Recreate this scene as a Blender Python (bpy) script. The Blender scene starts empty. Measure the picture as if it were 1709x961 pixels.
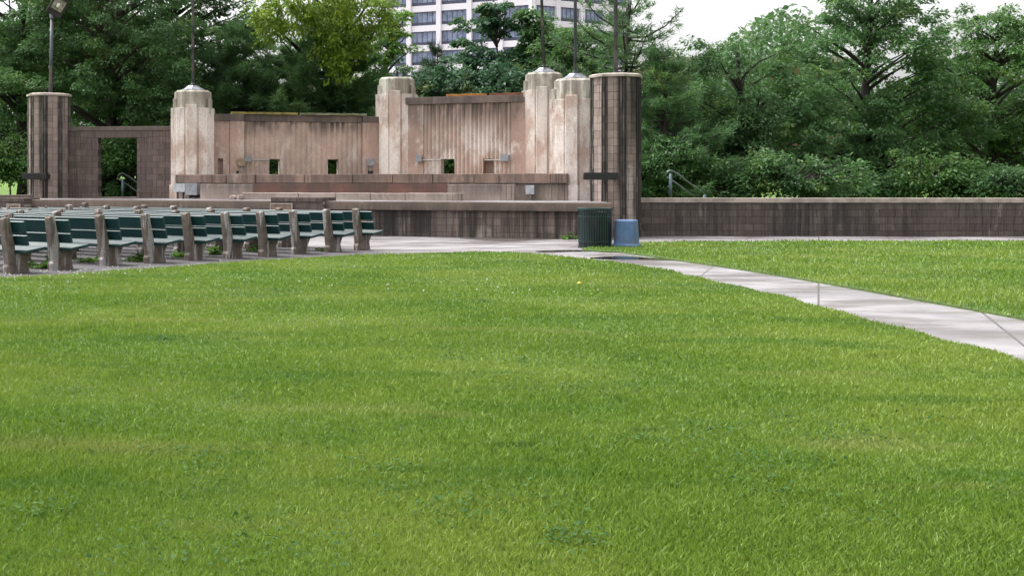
import bpy, math, random
import numpy as np
from mathutils import Vector, Matrix

random.seed(7)
np.random.seed(7)
S = bpy.context.scene
COL = S.collection

# ------------------------------------------------------------------ camera, world, sun, exposure
F, HZ, CX, H = 2100.0, 304.5, 560.0, 1.45      # focal length / horizon row / principal column of the photo, eye height
cam_d = bpy.data.cameras.new("camera")
cam_d.sensor_width = 36.0
cam_d.lens = F / 1709.0 * 36.0
cam_d.shift_x = (854.5 - CX) / 1709.0
cam_d.shift_y = -(480.5 - HZ) / 1709.0
cam_d.clip_start = 0.1
cam_d.clip_end = 3000
cam = bpy.data.objects.new("camera", cam_d)
cam.location = (0, 0, H)
cam.rotation_euler = (math.radians(90), 0, 0)
COL.objects.link(cam)
S.camera = cam

SUN_DIR = Vector((-0.45, 0.22, 0.92)).normalized()      # towards the brightest part of the cloud cover
world = bpy.data.worlds.new("World")
S.world = world
world.use_nodes = True
wt = world.node_tree
wt.nodes.clear()
sky = wt.nodes.new("ShaderNodeTexSky")
sky.sky_type = 'NISHITA'
sky.sun_disc = False
sky.sun_elevation = math.asin(SUN_DIR.z)
sky.sun_rotation = math.atan2(SUN_DIR.x, SUN_DIR.y)
sky.air_density = 1.0
sky.dust_density = 6.0
sky.ozone_density = 1.0
hs = wt.nodes.new("ShaderNodeHueSaturation")
hs.inputs['Saturation'].default_value = 0.03
bg = wt.nodes.new("ShaderNodeBackground")
bg.inputs['Strength'].default_value = 0.15
wo = wt.nodes.new("ShaderNodeOutputWorld")
wt.links.new(sky.outputs[0], hs.inputs['Color'])
wt.links.new(hs.outputs[0], bg.inputs['Color'])
wt.links.new(bg.outputs[0], wo.inputs[0])

sun_d = bpy.data.lights.new("sun", 'SUN')
sun_d.energy = 0.7
sun_d.angle = math.radians(40)
sun_d.color = (1.0, 0.985, 0.965)
sun = bpy.data.objects.new("sun", sun_d)
sun.rotation_euler = (-SUN_DIR).to_track_quat('-Z', 'Y').to_euler()
sun.location = (-20, -20, 40)
COL.objects.link(sun)

S.view_settings.view_transform = 'Standard'
S.view_settings.look = 'None'
S.view_settings.exposure = 1.5
S.view_settings.gamma = 1.0
S.view_settings.use_curve_mapping = False
S.cycles.max_bounces = 6
S.cycles.diffuse_bounces = 3
S.cycles.glossy_bounces = 3
S.cycles.transmission_bounces = 3
S.cycles.use_denoising = True

# ------------------------------------------------------------------ picture -> place
def PX(px, Y):
    return (px - CX) / F * Y
def ZP(py, Y):
    return H - (py - HZ) * Y / F
def G(px, py):
    Y = F * H / (py - HZ)
    return (PX(px, Y), Y)
def on_line(px, L):
    (x0, y0), (x1, y1) = L
    k = (px - CX) / F
    t = (k * y0 - x0) / ((x1 - x0) - k * (y1 - y0))
    return (x0 + t * (x1 - x0), y0 + t * (y1 - y0))
def off(L, d):
    """line moved d metres towards the camera side"""
    (x0, y0), (x1, y1) = L
    ux, uy = x1 - x0, y1 - y0
    n = math.hypot(ux, uy)
    nx, ny = uy / n, -ux / n
    return ((x0 + nx * d, y0 + ny * d), (x1 + nx * d, y1 + ny * d))
def smooth(a, b, x):
    t = min(1, max(0, (x - a) / (b - a)))
    return t * t * (3 - 2 * t)
def hill_z(x, y):
    return 1.75 * smooth(41, 62, y) + 1.2 * smooth(62, 110, y)

# ------------------------------------------------------------------ materials
class NT:
    def __init__(s, name):
        s.m = bpy.data.materials.new(name)
        s.m.use_nodes = True
        s.t = s.m.node_tree
        s.t.nodes.clear()
        s.out = s.t.nodes.new("ShaderNodeOutputMaterial")
        s.p = s.t.nodes.new("ShaderNodeBsdfPrincipled")
        s.t.links.new(s.p.outputs[0], s.out.inputs[0])
        s.pos = s.t.nodes.new("ShaderNodeNewGeometry")
    def set(s, sock, v):
        if isinstance(v, bpy.types.NodeSocket):
            s.t.links.new(v, sock)
        elif isinstance(v, (tuple, list)) and len(v) == 3 and sock.type == 'RGBA':
            sock.default_value = (*v, 1)
        else:
            sock.default_value = v
    def pr(s, **kw):
        for k, v in kw.items():
            s.set(s.p.inputs[k.replace('_', ' ')], v)
        return s
    def P(s, scale=(1, 1, 1), loc=(0, 0, 0)):
        n = s.t.nodes.new("ShaderNodeMapping")
        n.inputs['Scale'].default_value = scale
        n.inputs['Location'].default_value = loc
        s.t.links.new(s.pos.outputs['Position'], n.inputs['Vector'])
        return n.outputs[0]
    def noise(s, scale, detail=4, rough=0.55, vec=None, dist=0.0, color=False):
        n = s.t.nodes.new("ShaderNodeTexNoise")
        n.inputs['Scale'].default_value = scale
        n.inputs['Detail'].default_value = detail
        n.inputs['Roughness'].default_value = rough
        n.inputs['Distortion'].default_value = dist
        s.t.links.new(vec if vec is not None else s.pos.outputs['Position'], n.inputs['Vector'])
        return n.outputs['Color' if color else 'Fac']
    def voro(s, scale, vec=None, out='Distance'):
        n = s.t.nodes.new("ShaderNodeTexVoronoi")
        n.inputs['Scale'].default_value = scale
        s.t.links.new(vec if vec is not None else s.pos.outputs['Position'], n.inputs['Vector'])
        return n.outputs[out]
    def rng(s, v, a, b, c=0.0, d=1.0):
        n = s.t.nodes.new("ShaderNodeMapRange")
        n.interpolation_type = 'SMOOTHSTEP'
        for i, x in enumerate((v, a, b, c, d)):
            s.set(n.inputs[i], x)
        return n.outputs[0]
    def mul(s, a, b, op='MULTIPLY'):
        n = s.t.nodes.new("ShaderNodeMath")
        n.operation = op
        n.use_clamp = True
        s.set(n.inputs[0], a)
        s.set(n.inputs[1], b)
        return n.outputs[0]
    def mix(s, fac, a, b, blend='MIX'):
        n = s.t.nodes.new("ShaderNodeMix")
        n.data_type = 'RGBA'
        n.blend_type = blend
        s.set(n.inputs[0], fac)
        s.set(n.inputs[6], a)
        s.set(n.inputs[7], b)
        return n.outputs[2]
    def z(s):
        n = s.t.nodes.new("ShaderNodeSeparateXYZ")
        s.t.links.new(s.pos.outputs['Position'], n.inputs[0])
        return n.outputs[2]
    def island(s):
        return s.pos.outputs['Random Per Island']
    def bump(s, h, strength=0.3, dist=0.02):
        n = s.t.nodes.new("ShaderNodeBump")
        n.inputs['Strength'].default_value = strength
        n.inputs['Distance'].default_value = dist
        s.t.links.new(h, n.inputs['Height'])
        s.t.links.new(n.outputs[0], s.p.inputs['Normal'])
        return s

def m_plain(name, col, rough=0.6, metal=0.0, var=0.25, scale=6.0, bump=0.0, dirt=None):
    t = NT(name)
    d = tuple(c * (1 - var) for c in col)
    c = t.mix(t.rng(t.noise(scale, 5), 0.35, 0.65), d, col)
    if dirt:
        c = t.mix(t.rng(t.noise(scale * 0.6, 6, 0.65), 0.52, 0.66), c, dirt)
    t.pr(Base_Color=c, Roughness=rough, Metallic=metal)
    if bump:
        t.bump(t.noise(scale * 8, 4), bump, 0.01)
    return t.m

def m_stucco(name, pink, brown, white, zdark, dark_amt=0.9, white_lo=0.54, seed=0.0, zwhite=None):
    """old cast stucco: pinkish, blotched with lime bloom, black rain streaks below the coping"""
    t = NT(name)
    off_ = (seed * 7.3, seed * 3.1, seed * 1.7)
    c = t.mix(t.rng(t.noise(0.9, 5, vec=t.P(loc=off_)), 0.38, 0.62), brown, pink)
    c = t.mix(t.rng(t.noise(2.3, 6, 0.6, vec=t.P((1, 1, 0.45), off_)), 0.48, 0.62, 0, 0.55), c, tuple(0.5 * (a + b) * 0.8 for a, b in zip(brown, pink)))
    w = t.rng(t.noise(1.3, 9, 0.68, vec=t.P((1, 1, 0.5), (off_[1], off_[0], 2)), dist=0.25), white_lo, white_lo + 0.13, 0, 0.85)
    if zwhite:
        w = t.mul(w, t.rng(t.z(), zwhite[0], zwhite[1], 0.0, 1.0))
    c = t.mix(w, c, white)
    streak = t.noise(1.0, 5, 0.7, vec=t.P((9, 9, 0.22), off_))
    blot = t.noise(1.6, 6, 0.65, vec=t.P((1, 1, 0.6), off_))
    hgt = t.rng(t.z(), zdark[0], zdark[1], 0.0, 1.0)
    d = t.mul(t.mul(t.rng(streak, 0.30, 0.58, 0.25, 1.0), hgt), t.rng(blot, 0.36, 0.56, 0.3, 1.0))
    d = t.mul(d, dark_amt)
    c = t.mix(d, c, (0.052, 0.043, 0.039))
    thin = t.rng(t.noise(1.0, 6, 0.75, vec=t.P((14, 14, 0.5), off_)), 0.54, 0.70, 0, 0.32)
    c = t.mix(thin, c, (0.09, 0.072, 0.064))
    c = t.mix(t.rng(t.noise(20, 6, 0.72), 0.34, 0.68, 0.0, 0.36), c, tuple(x * 0.55 for x in brown))
    t.pr(Base_Color=c, Roughness=0.85)
    t.bump(t.noise(38, 6, 0.7), 0.35, 0.02)
    return t.m

def m_block(name, light, dark, stain=(0.03, 0.026, 0.024), streak_lo=0.55, ribbed=True, white=0.0, seed=0, spots=()):
    t = NT(name)
    o = (seed * 5.7, seed * 2.9, seed)
    c = t.mix(t.island(), dark, light)
    c = t.mix(t.rng(t.noise(3, 6, 0.65, vec=t.P(loc=o)), 0.4, 0.65, 0, 0.6), c, dark)
    if white:
        w = t.rng(t.noise(1.2, 8, 0.65, vec=t.P((1, 1, 0.5), o), dist=0.5), 0.60, 0.66, 0, white)
        c = t.mix(w, c, (0.42, 0.37, 0.33))
    big = t.rng(t.noise(0.8, 3, vec=t.P((1, 1, 0.08), o)), 0.44, 0.56)
    st = t.rng(t.noise(1, 5, 0.7, vec=t.P((7, 7, 0.3), o)), streak_lo - 0.12, streak_lo + 0.1)
    c = t.mix(t.mul(t.mul(big, st), 0.92), c, stain)
    for (xa, xb, zlo, zhi) in spots:          # black run-off stains known to sit at these places along the wall
        sp = t.t.nodes.new("ShaderNodeSeparateXYZ")
        t.t.links.new(t.pos.outputs['Position'], sp.inputs[0])
        f = (xb - xa) * 0.25
        k = t.mul(t.rng(sp.outputs[0], xa - f, xa + f), t.rng(sp.outputs[0], xb + f, xb - f))
        k = t.mul(k, t.rng(sp.outputs[2], zlo, zhi))
        k = t.mul(k, t.rng(t.noise(1, 5, 0.7, vec=t.P((6, 6, 0.35), o)), 0.30, 0.52, 0.5, 1.0))
        c = t.mix(t.mul(k, 0.93), c, (0.016, 0.014, 0.013))
    rib = t.noise(1, 3, 0.6, vec=t.P((30, 30, 0.8)))
    if ribbed:
        c = t.mix(t.rng(rib, 0.45, 0.68, 0, 0.55), c, tuple(x * 0.3 for x in dark))
    t.pr(Base_Color=c, Roughness=0.9)
    t.bump(rib if ribbed else t.noise(45, 5, 0.7), 0.5, 0.02)
    return t.m

def m_leaf(name, dark, light, tip=None, sat_noise=0.35, gloss=0.58):
    t = NT(name)
    c = t.mix(t.island(), dark, light)
    c = t.mix(t.rng(t.noise(sat_noise, 3), 0.42, 0.60, 0, 0.6), c, tuple(a * 0.7 for a in dark))
    if tip:
        c = t.mix(t.rng(t.noise(0.9, 3, vec=t.P(loc=(9, 4, 2))), 0.56, 0.68, 0, 0.7), c, tip)
    t.pr(Base_Color=c, Roughness=gloss)
    tr = t.t.nodes.new("ShaderNodeBsdfTranslucent")
    t.set(tr.inputs[0], t.mix(0.5, c, light))
    ms = t.t.nodes.new("ShaderNodeMixShader")
    ms.inputs[0].default_value = 0.38
    t.t.links.new(t.p.outputs[0], ms.inputs[1])
    t.t.links.new(tr.outputs[0], ms.inputs[2])
    t.t.links.new(ms.outputs[0], t.out.inputs[0])
    return t.m

M = {}
PINK, BROWN, WHITE = (0.46, 0.295, 0.235), (0.30, 0.20, 0.160), (0.62, 0.55, 0.50)
M['tower'] = m_stucco("tower_stucco", (0.58, 0.445, 0.38), (0.46, 0.345, 0.29), (0.80, 0.74, 0.70), (3.2, 4.8), 0.55, 0.43, 1)
M['crown'] = m_stucco("crown_stucco", (0.46, 0.42, 0.355), (0.30, 0.26, 0.215), (0.66, 0.63, 0.55), (3.6, 4.9), 0.55, 0.48, 2)
M['panel'] = m_stucco("panel_stucco", (0.53, 0.395, 0.33), (0.37, 0.28, 0.24), (0.68, 0.62, 0.59), (2.75, 3.42), 1.0, 0.49, 3, (3.2, 2.2))
M['panel_tall'] = m_stucco("tall_panel_stucco", (0.54, 0.395, 0.33), (0.37, 0.275, 0.232), (0.72, 0.66, 0.63), (2.8, 4.05), 1.0, 0.455, 11, (3.9, 2.4))
M['plainwall'] = m_stucco("plain_stucco", (0.52, 0.36, 0.30), (0.38, 0.265, 0.22), (0.68, 0.62, 0.58), (2.6, 3.9), 0.8, 0.49, 4)
M['coping'] = m_stucco("coping_stucco", (0.20, 0.15, 0.127), (0.135, 0.103, 0.09), (0.30, 0.25, 0.22), (2.0, 3.6), 0.75, 0.60, 5)
M['ledge'] = m_stucco("ledge_stone", (0.37, 0.245, 0.20), (0.255, 0.178, 0.15), (0.50, 0.43, 0.39), (0.8, 1.6), 0.75, 0.57, 6)
M['riser'] = m_stucco("riser_stone", (0.44, 0.36, 0.315), (0.32, 0.255, 0.22), (0.60, 0.55, 0.51), (0.8, 1.45), 0.8, 0.55, 7)
M['redstep'] = m_stucco("red_step_stone", (0.20, 0.092, 0.072), (0.12, 0.066, 0.056), (0.26, 0.20, 0.18), (0.9, 1.4), 0.7, 0.62, 8)
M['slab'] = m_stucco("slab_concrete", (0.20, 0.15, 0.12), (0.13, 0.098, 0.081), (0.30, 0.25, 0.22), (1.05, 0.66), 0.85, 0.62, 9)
M['pillarblock'] = m_block("pillar_block", (0.33, 0.262, 0.232), (0.205, 0.158, 0.14), streak_lo=0.60, ribbed=False, white=0.8, seed=1, spots=((7.70, 8.3, 1.2, 3.6), (7.45, 7.66, 0.0, 2.0), (-9.6, -9.4, 0.5, 2.5)))
M['pillarrib'] = m_block("pillar_rib_block", (0.23, 0.195, 0.18), (0.06, 0.048, 0.043), streak_lo=0.47, ribbed=True, white=0.5, seed=2, spots=((7.66, 8.4, 0.6, 3.2),))
M['doorblock'] = m_block("doorway_block", (0.165, 0.122, 0.11), (0.10, 0.075, 0.068), streak_lo=0.58, white=0.25, seed=3)
M['stageblock'] = m_block("stage_block", (0.27, 0.215, 0.19), (0.15, 0.112, 0.098), streak_lo=0.50, white=0.55, seed=4, spots=((1.05, 1.75, -0.5, 0.1), (1.95, 2.5, -0.4, 0.3), (-0.6, 0.6, -0.5, 0.1)))
M['lowblock'] = m_block("low_wall_block", (0.125, 0.102, 0.09), (0.075, 0.06, 0.054), streak_lo=0.50, white=0.25, seed=5)
M['mortar'] = m_plain("mortar", (0.05, 0.042, 0.038), 0.95)
M['brick'] = m_block("dark_brick", (0.13, 0.095, 0.085), (0.065, 0.05, 0.045), streak_lo=0.6, ribbed=False, white=0.35, seed=6)
M['palemortar'] = m_plain("pale_mortar", (0.28, 0.25, 0.23), 0.95)
M['cap'] = m_plain("cap_stone", (0.40, 0.335, 0.29), 0.7, var=0.4, scale=3, bump=0.2)
M['zinc'] = m_plain("zinc_cap", (0.20, 0.205, 0.24), 0.38, 0.6, var=0.5, scale=5)
M['pole'] = m_plain("pole_metal", (0.10, 0.098, 0.11), 0.45, 0.3, var=0.6, scale=3, dirt=(0.16, 0.13, 0.11))
M['grey_pole'] = m_plain("grey_pole_metal", (0.085, 0.095, 0.12), 0.4, 0.4, var=0.4, scale=2, dirt=(0.16, 0.12, 0.12))
M['bronze'] = m_plain("lamp_housing", (0.035, 0.026, 0.030), 0.4, 0.2, var=0.4)
M['lens'] = m_plain("lamp_glass", (0.33, 0.31, 0.26), 0.15, 0.0, var=0.5, scale=9)
M['bulb'] = m_plain("lamp_bulb", (0.75, 0.73, 0.68), 0.2)
M['black'] = m_plain("black_paint", (0.012, 0.012, 0.014), 0.4, var=0.4)
M['boxgrey'] = m_plain("box_grey", (0.27, 0.29, 0.33), 0.5, 0.1, var=0.3, scale=8, dirt=(0.27, 0.22, 0.18))
M['boxpale'] = m_plain("box_pale", (0.44, 0.46, 0.49), 0.5, 0.0, var=0.25, scale=7)
M['boxrust'] = m_plain("box_rust", (0.34, 0.26, 0.17), 0.7, 0.0, var=0.4, scale=9, dirt=(0.16, 0.08, 0.04))
M['conduit'] = m_plain("conduit", (0.40, 0.38, 0.37), 0.5, 0.3, var=0.4, scale=9)
M['board_moss'] = m_plain("mossy_board", (0.23, 0.20, 0.055), 0.8, var=0.45, scale=4, dirt=(0.12, 0.16, 0.05))
M['board_grey'] = m_plain("weathered_board", (0.20, 0.21, 0.13), 0.8, var=0.45, scale=4, dirt=(0.11, 0.13, 0.06))
M['board_orange'] = m_plain("orange_board", (0.40, 0.165, 0.03), 0.7, var=0.4, scale=5)
M['board_red'] = m_plain("red_brown_board", (0.20, 0.065, 0.03), 0.7, var=0.5, scale=5)
M['hatch'] = m_plain("hatch_panel", (0.20, 0.135, 0.095), 0.7, var=0.4, scale=6, dirt=(0.12, 0.07, 0.05))
M['frame_pale'] = m_plain("hatch_frame", (0.36, 0.31, 0.28), 0.7)
M['rail'] = m_plain("handrail_paint", (0.09, 0.135, 0.16), 0.35, 0.4, var=0.3)
M['railsteel'] = m_plain("handrail_steel", (0.13, 0.145, 0.15), 0.35, 0.6, var=0.3)
M['bark'] = m_plain("bark", (0.075, 0.058, 0.045), 0.95, var=0.6, scale=4, bump=0.6)
M['barkdark'] = m_plain("dark_bark", (0.035, 0.028, 0.024), 0.95, var=0.5, scale=4, bump=0.5)
M['bluebin'] = m_plain("blue_plastic", (0.075, 0.15, 0.30), 0.55, var=0.22, scale=5, dirt=(0.10, 0.125, 0.17))
M['greencan'] = m_plain("green_can_paint", (0.004, 0.021, 0.021), 0.4, 0.0, var=0.4, scale=7)
M['hoop'] = m_plain("green_hoop_paint", (0.016, 0.04, 0.038), 0.35, 0.2, var=0.3)
M['soil'] = m_plain("dark_soil", (0.040, 0.028, 0.024), 0.95, var=0.5, scale=12, bump=0.6, dirt=(0.10, 0.08, 0.06))

def m_bench_paint():
    t = NT("bench_green_paint")
    c = t.mix(t.island(), (0.002, 0.026, 0.028), (0.004, 0.043, 0.043))
    c = t.mix(t.rng(t.noise(1, 4, vec=t.P((3, 3, 26))), 0.42, 0.70, 0, 0.5), c, (0.004, 0.026, 0.03))
    c = t.mix(t.rng(t.noise(3.2, 7, 0.75), 0.66, 0.70, 0, 0.85), c, (0.13, 0.14, 0.13))
    t.pr(Base_Color=c, Roughness=t.rng(t.noise(4, 4), 0.3, 0.7, 0.30, 0.48))
    t.p.inputs['Specular IOR Level'].default_value = 0.4
    sp = t.t.nodes.new("ShaderNodeSeparateXYZ")
    t.t.links.new(t.pos.outputs['Normal'], sp.inputs[0])
    t.t.links.new(t.rng(sp.outputs[2], 0.7, 0.93), t.p.inputs['Coat Weight'])
    t.p.inputs['Coat IOR'].default_value = 2.3
    t.p.inputs['Coat Roughness'].default_value = 0.30
    return t.m
M['bench'] = m_bench_paint()

def m_bench_concrete():
    t = NT("bench_concrete")
    c = t.mix(t.rng(t.noise(5, 6, 0.65), 0.35, 0.65), (0.105, 0.082, 0.068), (0.19, 0.158, 0.138))
    st = t.rng(t.noise(1.3, 4, 0.6, vec=t.P((5, 5, 0.5))), 0.54, 0.60, 0, 0.8)
    c = t.mix(st, c, (0.44, 0.42, 0.42))
    c = t.mix(t.rng(t.noise(1.0, 4, vec=t.P((1.2, 1.2, 0.8), (3, 3, 0))), 0.60, 0.66, 0, 0.7), c, (0.10, 0.115, 0.035))
    c = t.mix(t.rng(t.noise(40, 4, 0.7), 0.42, 0.68, 0, 0.55), c, (0.07, 0.055, 0.047))
    t.pr(Base_Color=c, Roughness=0.9)
    t.bump(t.noise(35, 6, 0.75), 0.6, 0.02)
    return t.m
M['post'] = m_bench_concrete()

def m_path():
    t = NT("wet_concrete")
    c = t.mix(t.rng(t.noise(0.7, 6, 0.6), 0.35, 0.65), (0.145, 0.133, 0.137), (0.245, 0.228, 0.234))
    mp = t.t.nodes.new("ShaderNodeMapping")
    mp.inputs['Rotation'].default_value = (0, 0, math.radians(21))
    t.t.links.new(t.pos.outputs['Position'], mp.inputs['Vector'])
    br = t.t.nodes.new("ShaderNodeTexBrick")
    br.offset = 0.0
    for k_, v_ in (('Scale', 1.0), ('Mortar Size', 0.014), ('Brick Width', 1.7), ('Row Height', 1.7), ('Mortar Smooth', 0.3)):
        br.inputs[k_].default_value = v_
    t.t.links.new(mp.outputs[0], br.inputs['Vector'])
    crack = t.rng(t.voro(0.55, vec=t.noise(0.8, 4, color=True), out='Distance'), 0.0, 0.02, 1, 0)
    wet = t.rng(t.noise(0.45, 5, 0.6, vec=t.P((1, 2.6, 1), (4, 1, 0))), 0.46, 0.60)
    c = t.mix(t.mul(wet, 0.65), c, (0.115, 0.092, 0.09))
    c = t.mix(br.outputs['Fac'], c, (0.05, 0.042, 0.04))
    c = t.mix(t.rng(t.noise(14, 5, 0.75), 0.62, 0.72, 0, 0.75), c, (0.10, 0.075, 0.065))
    t.pr(Base_Color=c, Roughness=t.rng(wet, 0, 1, 0.55, 0.28))
    t.bump(t.noise(30, 5, 0.7), 0.25, 0.01)
    return t.m
M['path'] = m_path()

def m_gravel():
    t = NT("gravel")
    v = t.voro(38)
    vc = t.voro(38, out='Color')
    c = t.mix(t.rng(v, 0.0, 0.7), (0.145, 0.130, 0.138), (0.035, 0.030, 0.033))
    c = t.mix(0.35, c, t.mix(t.rng(vc, 0, 1), (0.03, 0.026, 0.03), (0.20, 0.178, 0.185)))
    c = t.mix(t.rng(t.noise(0.5, 4), 0.42, 0.6, 0, 0.6), c, (0.07, 0.06, 0.063))
    t.pr(Base_Color=c, Roughness=0.6)
    t.bump(v, 0.8, 0.03)
    return t.m
M['gravel'] = m_gravel()

def m_ground(name, a, b):
    t = NT(name)
    c = t.mix(t.rng(t.noise(0.35, 5, 0.6), 0.35, 0.65), a, b)
    c = t.mix(t.rng(t.noise(9, 5, 0.7), 0.4, 0.65, 0, 0.6), c, tuple(x * 0.5 for x in a))
    t.pr(Base_Color=c, Roughness=0.95)
    t.bump(t.noise(25, 5, 0.7), 0.6, 0.03)
    return t.m
M['ground'] = m_ground("park_ground", (0.075, 0.14, 0.022), (0.13, 0.22, 0.03))
M['bounce_grey'] = m_ground("bounce_grey_ground", (0.15, 0.145, 0.15), (0.20, 0.195, 0.20))  # neutral grey for the added ground sheet below the office
M['lawn'] = m_ground("lawn_soil", (0.050, 0.085, 0.014), (0.075, 0.13, 0.018))

def m_grass():
    t = NT("grass_blades")
    c = t.mix(t.island(), (0.078, 0.158, 0.013), (0.19, 0.305, 0.033))
    c = t.mix(t.rng(t.noise(0.30, 4, 0.6, vec=t.P((1, 1, 0))), 0.40, 0.62, 0, 0.75), c, (0.24, 0.32, 0.05))
    c = t.mix(t.rng(t.noise(0.55, 5, 0.65, vec=t.P((0.6, 1.8, 0), (7, 3, 0))), 0.52, 0.64, 0, 0.65), c, (0.085, 0.185, 0.022))
    c = t.mix(t.rng(t.noise(1.6, 5, 0.7, vec=t.P((0.6, 1.6, 0), (1, 9, 0))), 0.62, 0.68, 0, 0.8), c, (0.05, 0.115, 0.018))
    c = t.mix(t.rng(t.noise(0.8, 4, vec=t.P((0.5, 1.5, 0), (20, 9, 0))), 0.58, 0.70, 0, 0.4), c, (0.31, 0.31, 0.10))
    t.pr(Base_Color=c, Roughness=0.5)
    tr = t.t.nodes.new("ShaderNodeBsdfTranslucent")
    t.set(tr.inputs[0], c)
    ms = t.t.nodes.new("ShaderNodeMixShader")
    ms.inputs[0].default_value = 0.3
    t.t.links.new(t.p.outputs[0], ms.inputs[1])
    t.t.links.new(tr.outputs[0], ms.inputs[2])
    t.t.links.new(ms.outputs[0], t.out.inputs[0])
    return t.m
M['grass'] = m_grass()

M['puddle'] = NT("puddle_water").pr(Base_Color=(0.025, 0.022, 0.022), Roughness=0.03).m
M['leaf_dark'] = m_leaf("leaf_dark_green", (0.042, 0.112, 0.038), (0.12, 0.235, 0.075), (0.17, 0.26, 0.055))
M['leaf_mid'] = m_leaf("leaf_mid_green", (0.046, 0.120, 0.032), (0.115, 0.230, 0.058), (0.17, 0.26, 0.05))
M['leaf_lime'] = m_leaf("leaf_yellow_green", (0.098, 0.185, 0.010), (0.235, 0.345, 0.024), (0.31, 0.41, 0.025))
M['leaf_fresh'] = m_leaf("leaf_fresh_green", (0.09, 0.19, 0.03), (0.19, 0.33, 0.06))
M['leaf_blue'] = m_leaf("leaf_bluish_green", (0.026, 0.076, 0.036), (0.068, 0.158, 0.068), (0.19, 0.21, 0.04))
M['needle'] = m_leaf("pine_needle", (0.030, 0.085, 0.030), (0.125, 0.245, 0.080), (0.17, 0.26, 0.06))
M['needle_black'] = m_leaf("dark_pine_needle", (0.016, 0.034, 0.018), (0.040, 0.075, 0.034))
M['weed'] = m_leaf("weed_leaf", (0.060, 0.15, 0.020), (0.14, 0.28, 0.04))
M['facade'] = m_plain("office_concrete", (0.80, 0.75, 0.81), 0.8, var=0.06, scale=0.3)
_g = NT("office_glass")
M['glass'] = _g.pr(Base_Color=_g.mix(_g.rng(_g.noise(0.9, 2), 0.4, 0.6), (0.15, 0.18, 0.29), (0.25, 0.285, 0.41)), Roughness=0.25).m
M['spandrel'] = NT("office_dark_glass").pr(Base_Color=(0.060, 0.062, 0.11), Roughness=0.25).m
M['mullion'] = NT("office_mullion").pr(Base_Color=(0.05, 0.05, 0.085), Roughness=0.5).m
M['redbrick'] = m_plain("far_red_brick", (0.26, 0.10, 0.07), 0.9, var=0.3, scale=1)
M['petal'] = m_plain("clover_petal", (0.75, 0.75, 0.70), 0.7, var=0.1)
M['yellow'] = m_plain("dandelion_petal", (0.75, 0.60, 0.08), 0.7, var=0.1)

# ------------------------------------------------------------------ mesh building
class MB:
    def __init__(s):
        s.v, s.f, s.mi = [], [], []
    def add(s, vs, fs, mi=0, T=None):
        b = len(s.v)
        for p in vs:
            s.v.append(tuple(T @ Vector(p)) if T is not None else tuple(p))
        for f in fs:
            s.f.append(tuple(i + b for i in f))
            s.mi.append(mi)
        return s
    def box(s, lo, hi, T=None, mi=0):
        (a, b, c), (d, e, f) = lo, hi
        vs = [(a, b, c), (d, b, c), (d, e, c), (a, e, c), (a, b, f), (d, b, f), (d, e, f), (a, e, f)]
        fs = [(3, 2, 1, 0), (4, 5, 6, 7), (0, 1, 5, 4), (1, 2, 6, 5), (2, 3, 7, 6), (3, 0, 4, 7)]
        return s.add(vs, fs, mi, T)
    def prism(s, poly, z0, z1, T=None, mi=0, poly2=None):
        if sum(poly[i - 1][0] * poly[i][1] - poly[i][0] * poly[i - 1][1] for i in range(len(poly))) < 0:
            poly = poly[::-1]
            poly2 = poly2[::-1] if poly2 else None
        n = len(poly)
        p2 = poly2 or poly
        vs = [(x, y, z0) for x, y in poly] + [(x, y, z1) for x, y in p2]
        fs = [tuple(range(n - 1, -1, -1)), tuple(range(n, 2 * n))]
        fs += [(i, (i + 1) % n, n + (i + 1) % n, n + i) for i in range(n)]
        return s.add(vs, fs, mi, T)
    def tube(s, path, r, n=8, T=None, mi=0, r1=None):
        path = [Vector(p) for p in path]
        vs, fs = [], []
        for i, p in enumerate(path):
            d = (path[min(i + 1, len(path) - 1)] - path[max(i - 1, 0)]).normalized()
            a = d.cross(Vector((0, 0, 1)))
            if a.length < 1e-3:
                a = d.cross(Vector((1, 0, 0)))
            a.normalize()
            b = d.cross(a)
            rr = r if r1 is None else r + (r1 - r) * i / (len(path) - 1)
            for k in range(n):
                q = p + (a * math.cos(2 * math.pi * k / n) + b * math.sin(2 * math.pi * k / n)) * rr
                vs.append(tuple(q))
        for i in range(len(path) - 1):
            for k in range(n):
                fs.append((i * n + k, i * n + (k + 1) % n, (i + 1) * n + (k + 1) % n, (i + 1) * n + k))
        fs.append(tuple(range(n - 1, -1, -1)))
        fs.append(tuple(range((len(path) - 1) * n, len(path) * n)))
        return s.add(vs, fs, mi, T)
    def lathe(s, prof, n=24, T=None, mi=0, close=True):
        vs, fs = [], []
        for r, z in prof:
            for k in range(n):
                vs.append((r * math.cos(2 * math.pi * k / n), r * math.sin(2 * math.pi * k / n), z))
        for i in range(len(prof) - 1):
            for k in range(n):
                fs.append((i * n + k, i * n + (k + 1) % n, (i + 1) * n + (k + 1) % n, (i + 1) * n + k))
        if close:
            fs.append(tuple(range(n - 1, -1, -1)))
            fs.append(tuple(range((len(prof) - 1) * n, len(prof) * n)))
        return s.add(vs, fs, mi, T)
    def build(s, name, mats, parent=None, bevel=0.0, smooth_=False, local=False):
        me = bpy.data.meshes.new(name)
        me.from_pydata(s.v, [], s.f)
        mats = mats if isinstance(mats, (list, tuple)) else [mats]
        for m in mats:
            me.materials.append(m)
        if len(mats) > 1:
            me.polygons.foreach_set("material_index", s.mi)
        if smooth_:
            me.polygons.foreach_set("use_smooth", [True] * len(me.polygons))
        me.update()
        return link(name, me, parent, bevel, local)

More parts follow.
